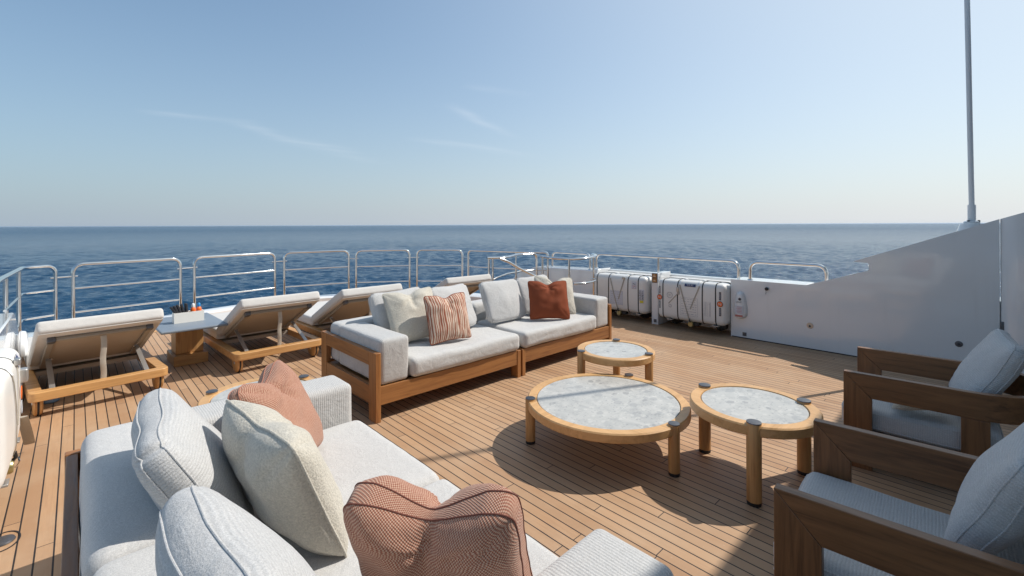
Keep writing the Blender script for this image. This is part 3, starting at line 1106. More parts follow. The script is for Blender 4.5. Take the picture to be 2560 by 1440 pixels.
# ================================================================== LIFE RAFTS
def raft(name_label, loc, rz, L, kind, group='white life raft canisters strapped along the deck edge'):
    """canister: local x along its length, -y outward face towards the deck, z up"""
    t = thing('life_raft', name_label, 'life raft', loc, rz, group)
    Hh, D = .60, .44
    shell = MB().rbox((L, .30, Hh), .075, (14, 3, 10), (0.0, .10, .02)).build('front_shell', M['raft'], t, loc=(0, -.03, Hh / 2))
    MB().rbox((L + .02, .17, Hh + .015), .06, (10, 2, 8)).build('rear_shell', M['raft'], t, loc=(0, .205, Hh / 2))
    fn = rbox_fn((L, .30, Hh), .075, (0.0, .10, .02))
    MB().box((-L / 2 + .05, .118, .02), (L / 2 - .05, .122, Hh - .02)).build('seal', M['black'], t)
    # dark flange seam round the joint

    def ring(y, off, hx, hz, rr=.07):
        pts = []
        for cx, cz, a0 in ((hx - rr, hz - rr, 0), (-hx + rr, hz - rr, 90), (-hx + rr, -hz + rr, 180), (hx - rr, -hz + rr, 270)):
            pts += [(x, y, Hh / 2 + z) for x, z in arc((cx, cz), rr, a0, a0 + 90, 6)]
        return pts
    MB().tube(ring(.123, 0, L / 2 - .012, Hh / 2 - .012), .016, 8, closed=True).build('seam', M['black'], t)

    def band_pts(x, lift):
        pts = []
        for s in range(40):
            u = s / 40 * 4
            hz, hy = Hh / 2, .15
            if u < 1:
                p = (x, -hy, -hz + 2 * hz * u)
            elif u < 2:
                p = (x, -hy + 2 * hy * (u - 1), hz)
            elif u < 3:
                p = (x, hy, hz - 2 * hz * (u - 2))
            else:
                p = (x, hy - 2 * hy * (u - 3), -hz)
            q = fn(p)
            d = Vector((0, q.y, q.z * .5)).normalized() * lift
            pts.append(q + d + Vector((0, -.03, Hh / 2)))
        return pts
    for fx in (() if kind == 3 else (-.40, -.17, .19, .37)):
        MB().tube(band_pts(fx * L, .002), .0072, 8, closed=True, flat=(.7, 1.2)).build('band', M['black'], t)

    def face(x, z, lift=.004):
        """point on the front face"""
        q = fn((x, -.15, z - Hh / 2))
        return Vector((q.x, q.y - lift - .03, z))

    def webbing(pts, w=.017, m='strap', nm='strap'):
        mb = MB()
        P = []
        for (a, b) in zip(pts, pts[1:]):
            for s in range(8):
                P.append((a[0] + (b[0] - a[0]) * s / 8, a[1] + (b[1] - a[1]) * s / 8))
        P.append(pts[-1])
        vs = []
        for i, p in enumerate(P):
            q = P[min(i + 1, len(P) - 1)]
            p0 = P[max(i - 1, 0)]
            d = Vector((q[0] - p0[0], q[1] - p0[1])).normalized()
            nn = Vector((-d.y, d.x)) * w / 2
            c = face(*p, .007)
            c2 = face(*p, .003)
            vs += [(c.x + nn.x, c.y, c.z + nn.y), (c.x - nn.x, c.y, c.z - nn.y), (c2.x - nn.x, c2.y, c2.z - nn.y), (c2.x + nn.x, c2.y, c2.z + nn.y)]
        fs = []
        for i in range(len(P) - 1):
            for s in range(4):
                fs.append((i * 4 + s, (i + 1) * 4 + s, (i + 1) * 4 + (s + 1) % 4, i * 4 + (s + 1) % 4))
        mb.add(vs, fs)
        return mb.build(nm, M[m], t, smooth=False)
    # over-the-top part of the webbing
    for sx in (-.17, .10):
        q = band_pts(sx * L + .035, .006)
        MB().tube(q[9:24], .011, 8, flat=(.35, 1.3)).build('strap', M['whitepl'], t)
    webbing([(-.14 * L, Hh - .05), (-.02 * L, .12), (0.0, 0.035)])
    webbing([(.15 * L if kind == 2 else .12 * L, Hh - .06), (.02 * L, .20)])
    if kind == 2:
        webbing([(-.17 * L, .40), (-.31 * L, .24)], .012)
        bk = MB().rbox((.04, .018, .07), .006, (2, 1, 2)).build('buckle', M['brushed'], t)
        bk.location = face(-.165 * L, .47, .010)
        bk = MB().rbox((.034, .012, .045), .004, (1, 1, 1)).build('buckle', M['strap'], t)
        bk.location = face(-.155 * L, .415, .012)
    else:
        bk = MB().rbox((.06, .03, .04), .008, (2, 1, 2)).build('buckle', M['brushed'], t)
        bk.location = face(.115 * L, Hh - .035, .016)

    def decal(x0, z0, x1, z1, m, nm='label_plate', lift=.0035):
        mb = MB()
        vs = []
        nx, nz = 6, 6
        for i in range(nx + 1):
            for j in range(nz + 1):
                vs.append(face(x0 + (x1 - x0) * i / nx, z0 + (z1 - z0) * j / nz, lift))
        fs = [(i * (nz + 1) + j, (i + 1) * (nz + 1) + j, (i + 1) * (nz + 1) + j + 1, i * (nz + 1) + j + 1) for i in range(nx) for j in range(nz)]
        mb.add(vs, fs)
        return mb.build(nm, M[m], t, smooth=True)

    def frame_lines(x0, z0, x1, z1, m='greyink', rows=5):
        mb = MB()
        for (a, b, c, d) in ((x0, z0, x1, z0 + .003), (x0, z1 - .003, x1, z1), (x0, z0, x0 + .003, z1), (x1 - .003, z0, x1, z1)):
            p, q, r_, s = face(a, b, .005), face(c, b, .005), face(c, d, .005), face(a, d, .005)
            mb.add([p, q, r_, s], [(0, 1, 2, 3)])
        rnd = random.Random(int(x0 * 1000))
        for i in range(rows):
            z = z1 - (z1 - z0) * (i + .7) / (rows + .4)
            xa = x0 + .02
            while xa < x1 - .03:
                w = rnd.uniform(.012, .05)
                xb = min(x1 - .015, xa + w)
                p, q, r_, s = face(xa, z, .0052), face(xb, z, .0052), face(xb, z + .006, .0052), face(xa, z + .006, .0052)
                mb.add([p, q, r_, s], [(0, 1, 2, 3)])
                xa = xb + rnd.uniform(.008, .02)
        return mb.build('printed_lines', M[m], t, smooth=False)

    def face_m(x, z, rot=0, lift=.0055):
        p = face(x, z, lift)
        return Matrix.Translation(p) @ Matrix.Rotation(R(90), 4, 'X') @ Matrix.Rotation(R(rot), 4, 'Z')
    if kind == 1:
        decal(-.14 * L, .11, .10 * L, .34, 'paper')
        frame_lines(-.14 * L, .11, .10 * L, .34, 'greyink', 6)
        decal(.255 * L, .40, .345 * L, .52, 'paper')
        text_part('~', .10, M['ink'], t, face_m(.30 * L, .485), 'emblem')
        frame_lines(.265 * L, .405, .335 * L, .455, 'redink', 2)
        decal(.385 * L, .17, .47 * L, .40, 'paper')
        text_part('OCEAN\nSAFETY', .046, M['ink'], t, face_m(.425 * L, .305, 90))
        decal(.397 * L, .185, .458 * L, .225, 'yellow', 'yellow_patch', .0045)
    elif kind == 2:
        frame_lines(-.13 * L, .09, .125 * L, .36, 'greyink', 7)
        mb = MB()
        for i, x in enumerate((.215, .235, .255, .285, .30)):
            p, q, r_, s = face(x * L, .12, .005), face(x * L + .004, .12, .005), face(x * L + .004, .33, .005), face(x * L, .33, .005)
            mb.add([p, q, r_, s], [(0, 1, 2, 3)])
        mb.build('printed_lines', M['greyink'], t, smooth=False)
        decal(-.065 * L, Hh - .075, .095 * L, Hh - .035, 'navy', 'navy_strip', .006)
        text_part('SOLAS', .034, M['paper'], t, face_m(.015 * L, Hh - .052, 0, .008))
        for sx in (.43, -.455):
            for z0, z1 in ((.15, .265), (.375, .49)):
                decal(sx * L - .014, z0, sx * L + .014, z1, 'ink', 'black_strip')
                text_part('ZODIAC', .024, M['paper'], t, face_m(sx * L, (z0 + z1) / 2, 90))
            p = face(sx * L, .32, .006)
            MB().lathe([(0, .002), (.042, .002), (.042, 0), (0, 0)], 28, Matrix.Translation(p) @ Matrix.Rotation(R(90), 4, 'X')).build('roundel', M['ink'], t)
            MB().lathe([(0, .003), (.036, .003), (.036, 0), (0, 0)], 28, Matrix.Translation(p + Vector((0, -.0005, 0))) @ Matrix.Rotation(R(90), 4, 'X')).build('roundel', M['orange'], t)
            text_part('Z', .062, M['paper'], t, Matrix.Translation(p + Vector((0, -.0042, 0))) @ Matrix.Rotation(R(90), 4, 'X') @ Matrix.Rotation(R(90), 4, 'Z'))
        for x, z, r_ in ((-.29 * L, .37, .043), (-.285 * L, .205, .020)):
            p = face(x, z, .005)
            MB().tube([p + Vector((math.cos(a) * r_, 0, math.sin(a) * r_)) for a in np.linspace(0, 2 * PI, 28, endpoint=False)], .0028, 6, closed=True).build('ring_mark', M['greyink'], t)
        text_part('CE', .030, M['greyink'], t, face_m(-.29 * L, .37))
    else:
        decal(.20 * L, .50, .36 * L, .575, 'paper')
        decal(.205 * L, .545, .30 * L, .572, 'navy', 'navy_strip', .0045)
        decal(.31 * L, .505, .355 * L, .54, 'yellow', 'yellow_patch', .0045)
        frame_lines(.21 * L, .505, .30 * L, .54, 'navy', 2)
        for x, z, r_ in ((.40 * L, .36, .022), (.40 * L, .20, .042)):
            p = face(x, z, .005)
            MB().tube([p + Vector((math.cos(a) * r_, 0, math.sin(a) * r_)) for a in np.linspace(0, 2 * PI, 28, endpoint=False)], .0028, 6, closed=True).build('ring_mark', M['greyink'], t)
        p = face(.27 * L, .33, .006)
        MB().lathe([(0, .003), (.042, .003), (.042, 0), (0, 0)], 28, Matrix.Translation(p) @ Matrix.Rotation(R(90), 4, 'X')).build('roundel', M['orange'], t)
        bk = MB().rbox((.07, .05, .09), .012, (2, 2, 2)).build('buckle', M['brushed'], t)
        bk.location = face(.40 * L, .41, .012)
    # hydrostatic release, chain and cradle
    MB().lathe([(0, .02), (.036, .02), (.042, .008), (.042, -.02), (0, -.02)], 22, Matrix.Translation((.01 * L, -.16, -.035)) @ Matrix.Rotation(R(90), 4, 'X')).build('release_unit', M['brass'], t)
    MB().tube([(.0, -.185, .05), (.005, -.19, .015), (.01 * L, -.17, -.01)], .010, 8).build('shackle', M['blackmetal'], t)
    MB().box((.03 * L, -.15, -.05), (.12 * L, -.06, -.005)).build('release_bracket', M['blackmetal'], t, bevel=.004)
    for sx in (-.30, .36):
        c = MB()
        c.prism([(-.17, .012), (-.15, -.012), (.0, -.10), (.24, -.10), (.24, -.002), (-.10, -.002)], sx * L - .02, sx * L + .02, 'X')
        c.build('cradle', M['blackmetal'], t)
        MB().box((sx * L - .045, -.185, -.012), (sx * L + .045, -.12, .002)).build('cradle_pad', M['brushed'], t, bevel=.003)
    return t


# local +x runs towards -v (to the right in the photo), face looks to -u
raft('white life raft left of the pillar with yellow dark printed label', (6.79, 4.36, .145), R(-90), 1.05, 1)
raft('white life raft right of the pillar with orange roundels and black strips', (6.79, 3.12, .145), R(-90), 1.05, 2)
raft('white life raft cut off by the left edge of the photo', (-0.455, 4.05, .20), R(90), 1.05, 3)
o = MB().tube([(-.262, 4.44, .34), (-.252, 4.62, .19), (-.242, 4.72, .06)], .024, 8, flat=(.2, 1.2)).build('strap_end', M['strap'])
tag(o, 'loose pale strap hanging from the left edge life raft', 'strap')
o = MB().tube([(-.285, 4.06, .16), (-.27, 4.16, .12), (-.265, 4.30, .10), (-.275, 4.33, .125), (-.285, 4.2, .14), (-.29, 4.08, .18)], .006, 8).build('steel_hook', M['steel'])
tag(o, 'steel wire hook hanging under the left edge life raft', 'hook')

# fittings on the starboard wall ------------------------------------------------
t = thing('light_pod', 'white bowling pin shaped lifebuoy light on the wall', 'light', (WU - .004, 2.45, .46))
pv = []
for i in range(17):
    s = i / 16
    z = -.195 + .39 * s
    if s < .25:
        w = .093 * math.sqrt(max(0, 1 - ((.25 - s) / .25) ** 2)) * 1.0 + .0
    else:
        w = .093 - .05 * ((s - .25) / .75) ** 1.6
    if s > .86:
        w *= math.sqrt(max(0, 1 - ((s - .86) / .14) ** 2))
    pv.append((max(w, .0006), z))
vs, fs = [], []
sg = 24
for w, z in pv:
    for k_ in range(sg):
        a = 2 * PI * k_ / sg
        vs.append((-.065 * max(0, math.sin(a)) * min(1, w / .05) if math.sin(a) > 0 else 0.0, w * math.cos(a), z))
for i in range(len(pv) - 1):
    for k_ in range(sg):
        j_ = (k_ + 1) % sg
        fs.append((i * sg + k_, i * sg + j_, (i + 1) * sg + j_, (i + 1) * sg + k_))
MB().add(vs, fs).build('cover', M['whitepl'], t, angle=70)
fm = Matrix.Rotation(R(-90), 4, 'Z') @ Matrix.Rotation(R(90), 4, 'X')
x_f = -.0665
MB().box((x_f, -.052, -.115), (x_f + .003, .052, -.005)).build('label_plate', M['paper'], t)
MB().box((x_f, -.05, -.155), (x_f + .003, .05, -.130)).build('red_strip', M['redink'], t)
mb = MB()
for i in range(5):
    mb.box((x_f - .0012, -.04, -.022 - i * .02), (x_f - .0002, .02 + .012 * (i % 2), -.017 - i * .02))
mb.build('printed_lines', M['redink'], t)
MB().lathe([(0, .004), (.018, .003), (.02, 0), (0, 0)], 16, Matrix.Translation((x_f + .004, -.01, .09)) @ Matrix.Rotation(R(-90), 4, 'Y')).build('emblem', M['ink'], t)
text_part('LIGHT', .026, M['ink'], t, Matrix.Translation((x_f - .0005, 0, .048)) @ fm)

t = thing('keyed_lock', 'small black knob high on the white wall', 'knob', (WU - .002, 2.11, .722))
MB().lathe([(0, .035), (.018, .032), (.024, .02), (.018, 0), (0, 0)], 18, Matrix.Rotation(R(-90), 4, 'Y')).build('knob', M['black'], t)
MB().tube([(-.02, .008, -.02), (-.022, .006, -.05), (-.015, .012, -.075)], .0025, 6).build('pull_cord', M['ink'], t)
t = thing('wall_light', 'round cream courtesy light low on the white wall', 'light', (WU - .002, 1.611, .302))
MB().lathe([(0, .008), (.02, .008), (.034, .006), (.038, 0), (0, 0)], 26, Matrix.Rotation(R(-90), 4, 'Y')).build('bezel', M['warm'], t)
MB().lathe([(0, .011), (.011, .010), (.013, .006), (0, .006)], 14, Matrix.Translation((-.002, 0, -.006)) @ Matrix.Rotation(R(-90), 4, 'Y')).build('lens', M['ink'], t)
t = thing('wall_vent', 'round grey vent on the wall behind the far armchair', 'vent', (WU - .002, .252, .32))
MB().lathe([(0, .006), (.022, .006), (.03, .004), (.032, 0), (0, 0)], 24, Matrix.Rotation(R(-90), 4, 'Y')).build('bezel', M['grey_metal'], t)
MB().lathe([(0, .008), (.012, .008), (.012, .005), (0, .005)], 14, Matrix.Translation((-.001, 0, 0)) @ Matrix.Rotation(R(-90), 4, 'Y')).build('vent_core', M['ink'], t)
o = MB().rbox((.012, .05, .05), .004, (1, 1, 1)).build('scupper_plate', M['grey_metal'], loc=(WU - .005, 2.40, .06))
tag(o, 'small square plate at the foot of the wall corner', 'plate', 'small square plates low on the white walls')
o = MB().rbox((.012, .045, .05), .004, (1, 1, 1)).build('scupper_plate', M['grey_metal'], loc=(6.695, 3.725, .06))
tag(o, 'small square plate at the foot of the pillar between rafts', 'plate', 'small square plates low on the white walls')
t = thing('warning_sign', 'amber and brown pictogram plate on the pillar between rafts', 'sign', (6.695, 3.73, .742))
MB().box((-.004, -.045, -.075), (.003, .045, .075)).build('sign_plate', M['ink'], t, bevel=.002)
MB().box((-.006, -.036, .006), (-.0045, .036, .066)).build('upper_panel', M['amber'], t)
MB().box((-.006, -.038, -.066), (-.0045, .038, -.004)).build('lower_panel', M['amber'], t)
mb = MB()
mb.prism([(-.018, .02), (.018, .02), (.024, .034), (-.024, .034)], -.0075, -.0065, 'X')
mb.lathe([(0, .001), (.009, .001), (.009, 0), (0, 0)], 14, Matrix.Translation((-.0064, 0, .048)) @ Matrix.Rotation(R(-90), 4, 'Y'))
mb.prism([(-.024, -.05), (.024, -.05), (.012, -.03), (-.012, -.03)], -.0075, -.0065, 'X')
mb.build('pictogram', M['warm'], t)


# ================================================================== SOFAS
def stitched(path, parent, m, r=.0035, name='piping'):
    return MB().tube(path, r, 6, closed=True).build(name, m, parent)


def seam_path(fn, size, z, axis=2, lift=.001, n=22):
    """closed path round a rounded box at height z of one axis"""
    h = [s / 2 for s in size]
    a, b = [i for i in range(3) if i != axis]
    pts = []
    for side in range(4):
        for i in range(n):
            u = -1 + 2 * i / n
            p = [0, 0, 0]
            p[axis] = z
            p[a], p[b] = {0: (u * h[a], -h[b]), 1: (h[a], u * h[b]), 2: (-u * h[a], h[b]), 3: (-h[a], -u * h[b])}[side]
            q = fn(p)
            c = Vector(q)
            c[axis] = 0
            pts.append(q + c.normalized() * lift)
    return pts


def soft_warp(seed, amp=.006, sc=3.0):
    off = Vector((seed * 3.1, seed * 1.7, seed * 2.3))

    def w(p):
        n1 = noise.noise_vector(p * sc + off)
        n2 = noise.noise_vector(p * sc * 3.1 + off)
        return p + n1 * amp + n2 * amp * .35
    return w


def dent_warp(seed, amp, size):
    """sat-in seat: shallow hollows, loose cloth drawn into faint creases"""
    base = soft_warp(seed, amp)
    rn = random.Random(int(seed * 977))
    hol = [(rn.uniform(-.3, .3) * size[0], rn.uniform(-.25, .1) * size[1], rn.uniform(.16, .26), rn.uniform(.008, .015)) for _ in range(3)]
    off = Vector((seed * 1.9, seed, 5))

    def w(p):
        q = base(p)
        top = max(0.0, p.z / (size[2] / 2))
        for x, y, r_, d in hol:
            q.z -= d * top * math.exp(-((p.x - x) ** 2 + (p.y - y) ** 2) / (r_ * r_))
        a = noise.noise(Vector((p.x * 7, p.y * 2.2, p.z * 3)) + off)
        b = noise.noise(Vector((p.x * 2.5, p.y * 9, p.z * 14)) + off * 2)
        q.z += .0055 * (abs(a) - .25) * top
        q.y += .006 * (abs(b) - .25) * (-1 if p.y < 0 else 1)
        return q
    return w


def cushion_part(name, parent, size, centre, r, puff, mat, seed=0, amp=.006, n=None, piping=None, axis=2, dents=False):
    if n is None:
        n = tuple(max(4, int(s / (.03 if dents else .05))) for s in size)
    wf = soft_warp(seed, amp) if not dents else dent_warp(seed, amp, size)
    o = MB().rbox(size, r, n, puff, warp=wf).build(name, mat, parent, loc=centre, angle=180)
    if piping:
        fn = rbox_fn(size, r, puff, wf)
        for z in piping:
            MB().tube(seam_path(fn, size, z, axis), .0032, 6, closed=True).build('piping', mat, o)
    return o


def sofa(label, loc, rz, L, D, arms, fab, group=None, backs=1, seats=1):
    """local x along its length, front at y=0, y grows to the back"""
    t = thing('sofa', label, 'sofa', loc, rz, group)
    th = .046
    W = lambda ax: M['sofa' + ax]
    left, right = 'L' in arms, 'R' in arms
    for side, has in (('L', left), ('R', right)):
        x0 = 0.0 if side == 'L' else L - th
        x1 = x0 + th
        if has:
            for y0 in (0.0, D - .125):
                MB().box((x0, y0, 0.0), (x1, y0 + .125, .563)).build('leg', W('Z'), t, bevel=.003)
            MB().box((x0 + .001, .126, .448), (x1 - .001, D - .126, .563)).build('arm_rail', W('Y'), t, bevel=.003)
            MB().box((x0 + .002, .126, .135), (x1 - .002, D - .126, .282)).build('side_rail', W('Y'), t, bevel=.003)
        else:
            for y0 in (0.0, D - .10):
                MB().box((x0, y0, 0.0), (x1, y0 + .10, .283)).build('leg', W('Z'), t, bevel=.003)
            MB().box((x0 + .002, .102, .15), (x1 - .002, D - .102, .281)).build('side_rail', W('Y'), t, bevel=.003)
    MB().box((th + .001, .006, .135), (L - th - .001, .046, .284)).build('front_rail', W('X'), t, bevel=.003)
    MB().box((th + .001, D - .046, .135), (L - th - .001, D - .006, .284)).build('back_rail', W('X'), t, bevel=.003)
    if left and right:
        MB().box((th + .001, D - .044, .45), (L - th - .001, D - .004, .56)).build('back_top_rail', M['darkX'], t, bevel=.003)  # darker wood than the frame: the cushions' shade on this rail, put into its colour
    MB().box((th + .002, .05, .23), (L - th - .002, D - .05, .262)).build('platform', W('X'), t)
    aw = .27
    xa = th + .003 if left else .01
    xb = L - th - .003 if right else L - .01
    z0 = .287
    for side, has in (('L', left), ('R', right)):
        if has:
            cx = xa + aw / 2 if side == 'L' else xb - aw / 2
            dep = D - .30
            cushion_part('arm_cushion', t, (aw, dep, .375), (cx, .012 + dep / 2, z0 + .1875), .036, (.03, .01, .02), fab, 3 + cx, .004, piping=None)
    bl, br_ = xa, xb
    per = (br_ - bl) / backs
    for i in range(backs):
        cushion_part('backrest_cushion', t, (per - .006, .235, .375), (bl + per * (i + .5), D - .052 - .118, z0 + .1875), .055, (.0, .05, .04), M['plainfab'], 9 + i + L, .008)
    sl = xa + aw + .006 if left else xa
    sr = xb - aw - .006 if right else xb
    ps = (sr - sl) / seats
    for i in range(seats):
        dep = D - .30
        size = (ps - .008, dep, .175)
        cushion_part('seat_cushion', t, size, (sl + ps * (i + .5), -.022 + dep / 2, z0 + .0875), .05, (.0, .012, .10), M['plainfab'], 21 + i + loc[0], .006, dents=True)
    return t


sofa('left half of the long sofa with striped and cream cushions', (1.745, 3.43, 0), 0, 1.642, 1.13, 'L', M['fabX'], 'two halves of the long outdoor sofa')
sofa('right half of the long sofa with a plain rust cushion', (3.412, 3.43, 0), 0, 1.64, 1.13, 'R', M['fabX'], 'two halves of the long outdoor sofa')
sofa('near pale grey sofa seen from behind at the bottom left', (1.205, .545, 0), R(90), 2.40, 1.245, 'LR', M['fabY'], None, 2, 2)


# ================================================================== LOOSE CUSHIONS
def pose(c, yaw, tilt, roll):
    cy, sy = math.cos(R(yaw)), math.sin(R(yaw))
    X, N_, U = Vector((cy, sy, 0)), Vector((sy, -cy, 0)), Vector((0, 0, 1))
    ct, st = math.cos(R(tilt)), math.sin(R(tilt))
    U2, N2 = U * ct - N_ * st, N_ * ct + U * st
    cr, sr = math.cos(R(roll)), math.sin(R(roll))
    X3, U3 = X * cr + U2 * sr, U2 * cr - X * sr
    m = Matrix((X3, U3, N2)).transposed().to_4x4()
    m.translation = Vector(c)
    return m


def throw(name, label, mat, c, ang, w, h, th, chop=.05, seed=1, group=None, pipe=None, corner=2.4, wr=.006, rd=14.0, cw=.27, gus=0.0):
    """knife-edge throw cushion: two skins meeting in a piped seam, its top edge dented by a chop"""
    n = 40
    off = Vector((seed * 4.7, seed * 2.9, 0))

    def sstep(a, b, x):
        u = max(0, min(1, (x - a) / (b - a)))
        return u * u * (3 - 2 * u)

    def f(a, b, s):
        m_ = max(abs(a), abs(b))
        k_ = m_ / (abs(a) ** rd + abs(b) ** rd) ** (1 / rd) if m_ > .05 else 1.0
        ar, br = a * k_, b * k_
        x = ar * w / 2 * (1 - .05 * (1 - b * b) * abs(a))
        y = br * h / 2 * (1 - .05 * (1 - a * a) * abs(b))
        t_ = ((max(0, 1 - abs(a) ** corner)) * (max(0, 1 - abs(b) ** corner))) ** .5
        z = th / 2 * t_
        g = math.exp(-(a / cw) ** 2) if gus == 0 else max(0.0, 1 - math.sqrt((a - .03) ** 2 + .0012) / .66)
        up = sstep(-.15, 1.0, b)
        y -= chop * g * up
        crease = math.exp(-((a - .02) / .10) ** 2) * sstep(.05, .95, b)
        z *= 1 - (.48 if gus == 0 else .55) * crease * min(1, chop / .05)
        z += th * .10 * t_ * math.exp(-((abs(a) - .5) / .28) ** 2) * sstep(.1, .8, b) * min(1, chop / .05)
        y -= .012 * (1 - a * a) * (1 - sstep(-1, 0, b)) * -1
        p = Vector((x, y, z * s))
        nz = noise.noise(Vector((a * 2.2, b * 2.2, s * 3)) + off)
        rad = math.atan2(a, b - .75)
        fold = math.sin(rad * 7 + seed + 3 * nz) * math.exp(-((a * a + (b - .8) ** 2) / .5))
        p.z += s * gus / 2 * (1 - .55 * g * up)
        p.z += s * t_ * (nz * wr * 2.4 + fold * wr * 1.3 * min(1, chop / .04))
        p.x += noise.noise(Vector((a * 3, b * 3, 9)) + off) * wr * .8
        p.y += noise.noise(Vector((a * 3, b * 3, 17)) + off) * wr * .8
        return p
    tk = [math.sin(-PI / 2 + PI * i / n) * .55 + (-1 + 2 * i / n) * .45 for i in range(n + 1)]
    vs, fs, ids = [], [], {}

    def vid(i, j, s):
        edge = gus == 0 and (i in (0, n) or j in (0, n))
        key = (i, j, 0 if edge else s)
        if key not in ids:
            ids[key] = len(vs)
            vs.append(f(tk[i], tk[j], s))
        return ids[key]
    for s in (1, -1):
        for i in range(n):
            for j in range(n):
                q = (vid(i, j, s), vid(i + 1, j, s), vid(i + 1, j + 1, s), vid(i, j + 1, s))
                fs.append(q if s == 1 else q[::-1])
    rim_ij = [(i, 0) for i in range(n)] + [(n, j) for j in range(n)] + [(n - i, n) for i in range(n)] + [(0, n - j) for j in range(n)]
    n_skin = len(fs)
    if gus:
        for q_ in range(len(rim_ij)):
            (i0, j0), (i1, j1) = rim_ij[q_], rim_ij[(q_ + 1) % len(rim_ij)]
            fs.append((vid(i0, j0, 1), vid(i0, j0, -1), vid(i1, j1, -1), vid(i1, j1, 1)))
    root = thing(name, label, 'cushion', (0, 0, 0), 0, group)
    root.matrix_world = pose(c, *ang)
    cov = MB().add(vs, fs).build('cover', mat, root, angle=180)
    # cloth coordinates measured along the surface, so the weave keeps its gauge
    uvd = {}
    for s in (1, -1):
        G = [[Vector(vs[vid(i, j, s)]) for j in range(n + 1)] for i in range(n + 1)]
        hlf = n // 2
        for j in range(n + 1):
            acc = [0.0] * (n + 1)
            for i in range(1, n + 1):
                acc[i] = acc[i - 1] + (G[i][j] - G[i - 1][j]).length
            for i in range(n + 1):
                uvd[(i, j, s)] = [acc[i] - acc[hlf], 0]
        for i in range(n + 1):
            acc = [0.0] * (n + 1)
            for j in range(1, n + 1):
                acc[j] = acc[j - 1] + (G[i][j] - G[i][j - 1]).length
            for j in range(n + 1):
                uvd[(i, j, s)][1] = acc[j] - acc[hlf]
    uvl = cov.data.uv_layers.new(name='cloth')
    li = 0
    for s in (1, -1):
        for i in range(n):
            for j in range(n):
                q = [(i, j, s), (i + 1, j, s), (i + 1, j + 1, s), (i, j + 1, s)]
                q = q if s == 1 else q[::-1]
                lut = {vid(qi, qj, s): uvd[(qi, qj, s)] for qi, qj, _ in q}
                poly = cov.data.polygons[li]
                for lp in poly.loop_indices:
                    uvl.data[lp].uv = lut[cov.data.loops[lp].vertex_index]
                li += 1
    if gus:
        inv = {}
        for (i, j) in rim_ij:
            for s in (1, -1):
                inv[vid(i, j, s)] = (i, j, s)
        for fi in range(n_skin, len(fs)):
            for lp in cov.data.polygons[fi].loop_indices:
                i, j, s = inv[cov.data.loops[lp].vertex_index]
                u_, v_ = uvd[(i, j, 1)]
                side_ = i in (0, n) and j not in (0, n)
                d_ = 0.0 if s == 1 else gus
                uvl.data[lp].uv = (u_ + (d_ if side_ else 0), v_ + (0 if side_ else d_))
    if pipe:
        rim = [(tk[i], -1) for i in range(n)] + [(1, tk[j]) for j in range(n)] + [(tk[n - i], 1) for i in range(n)] + [(-1, tk[n - j]) for j in range(n)]
        for s_ in ((1,) if gus == 0 else (1, -1)):
            MB().tube([f(a, b, s_) for a, b in rim], .0045 if gus == 0 else .0024, 8, closed=True).build('piping', pipe, root)
    return root


def boxed(name, label, mat, c, ang, w, h, th, seed=1, group=None, slump=.02, r=.065, pip=True, sq=7.0):
    """boxed back cushion: two faces joined by a gusset between two piped seams"""
    off = Vector((seed * 2.3, seed * 5.1, 1))

    def warp(p):
        a, b = p.x / (w / 2), p.y / (h / 2)
        m = max(abs(a), abs(b))
        k_ = m / (abs(a) ** sq + abs(b) ** sq) ** (1 / sq) if m > .01 else 1.0
        a, b = a * k_, b * k_
        g = max(0, 1 - a * a)
        p = Vector((a * w / 2 * (1 - .035 * (1 - b * b)), b * h / 2 * (1 - .02 * (1 - a * a)), p.z))
        p.y -= slump * g * (max(0, b) ** 2)
        p.z += .012 * noise.noise(Vector((a * 1.6, b * 1.6, p.z * 6)) + off)
        rad = math.atan2(a, b + 1.1)
        p.z += (1 if p.z > 0 else -1) * .0016 * math.sin(rad * 11 + seed) * (1 - abs(a) ** 3) * (1 - abs(b) ** 3)
        p += noise.noise_vector(p * 4.5 + off) * .0045
        p += noise.noise_vector(p * 13 + off) * .0014
        return p
    gus = th * .5
    size = (w, h, gus)
    puff = (.0, .0, th / gus - .62)
    rr_ = min(r, gus * .46)
    root = thing(name, label, 'cushion', (0, 0, 0), 0, group)
    root.matrix_world = pose(c, *ang)
    MB().rbox(size, rr_, (22, 20, 4), puff, warp=warp).build('cover', mat, root, angle=180)
    if pip:
        fn = rbox_fn(size, rr_, puff, warp)
        for z in (gus / 2 - .012, -gus / 2 + .012):
            MB().tube(seam_path(fn, size, z, 2, .0008, 26), .0030, 8, closed=True).build('piping', mat, root)
    return root


G1 = 'pale grey boxed back cushions'
boxed('back_cushion', 'pale grey back cushion behind the cream one on the left half of the long sofa', M['softfab'], (2.399, 4.16, .715), (5.9, 24, 1.0), .66, .50, .15, 1, G1)
boxed('back_cushion', 'pale grey back cushion behind the striped cushion', M['softfab'], (2.955, 4.03, .715), (16, 24, -2), .63, .51, .15, 2, G1)
boxed('back_cushion', 'pale grey back cushion standing uncovered left of the rust one', M['softfab'], (3.654, 4.0, .715), (3.5, 24, -1.4), .63, .51, .15, 3, G1)
boxed('back_cushion', 'pale grey back cushion mostly hidden behind the rust cushion', M['softfab'], (4.31, 4.09, .71), (1.6, 22, .8), .615, .495, .15, 4, G1)
throw('throw_cushion', 'cream cushion left of the striped cushion on the long sofa', M['cream'], (2.41, 3.945, .715), (-7, 27, 3.5), .54, .53, .17, .045, 2, 'soft throw cushions', M['cream'])
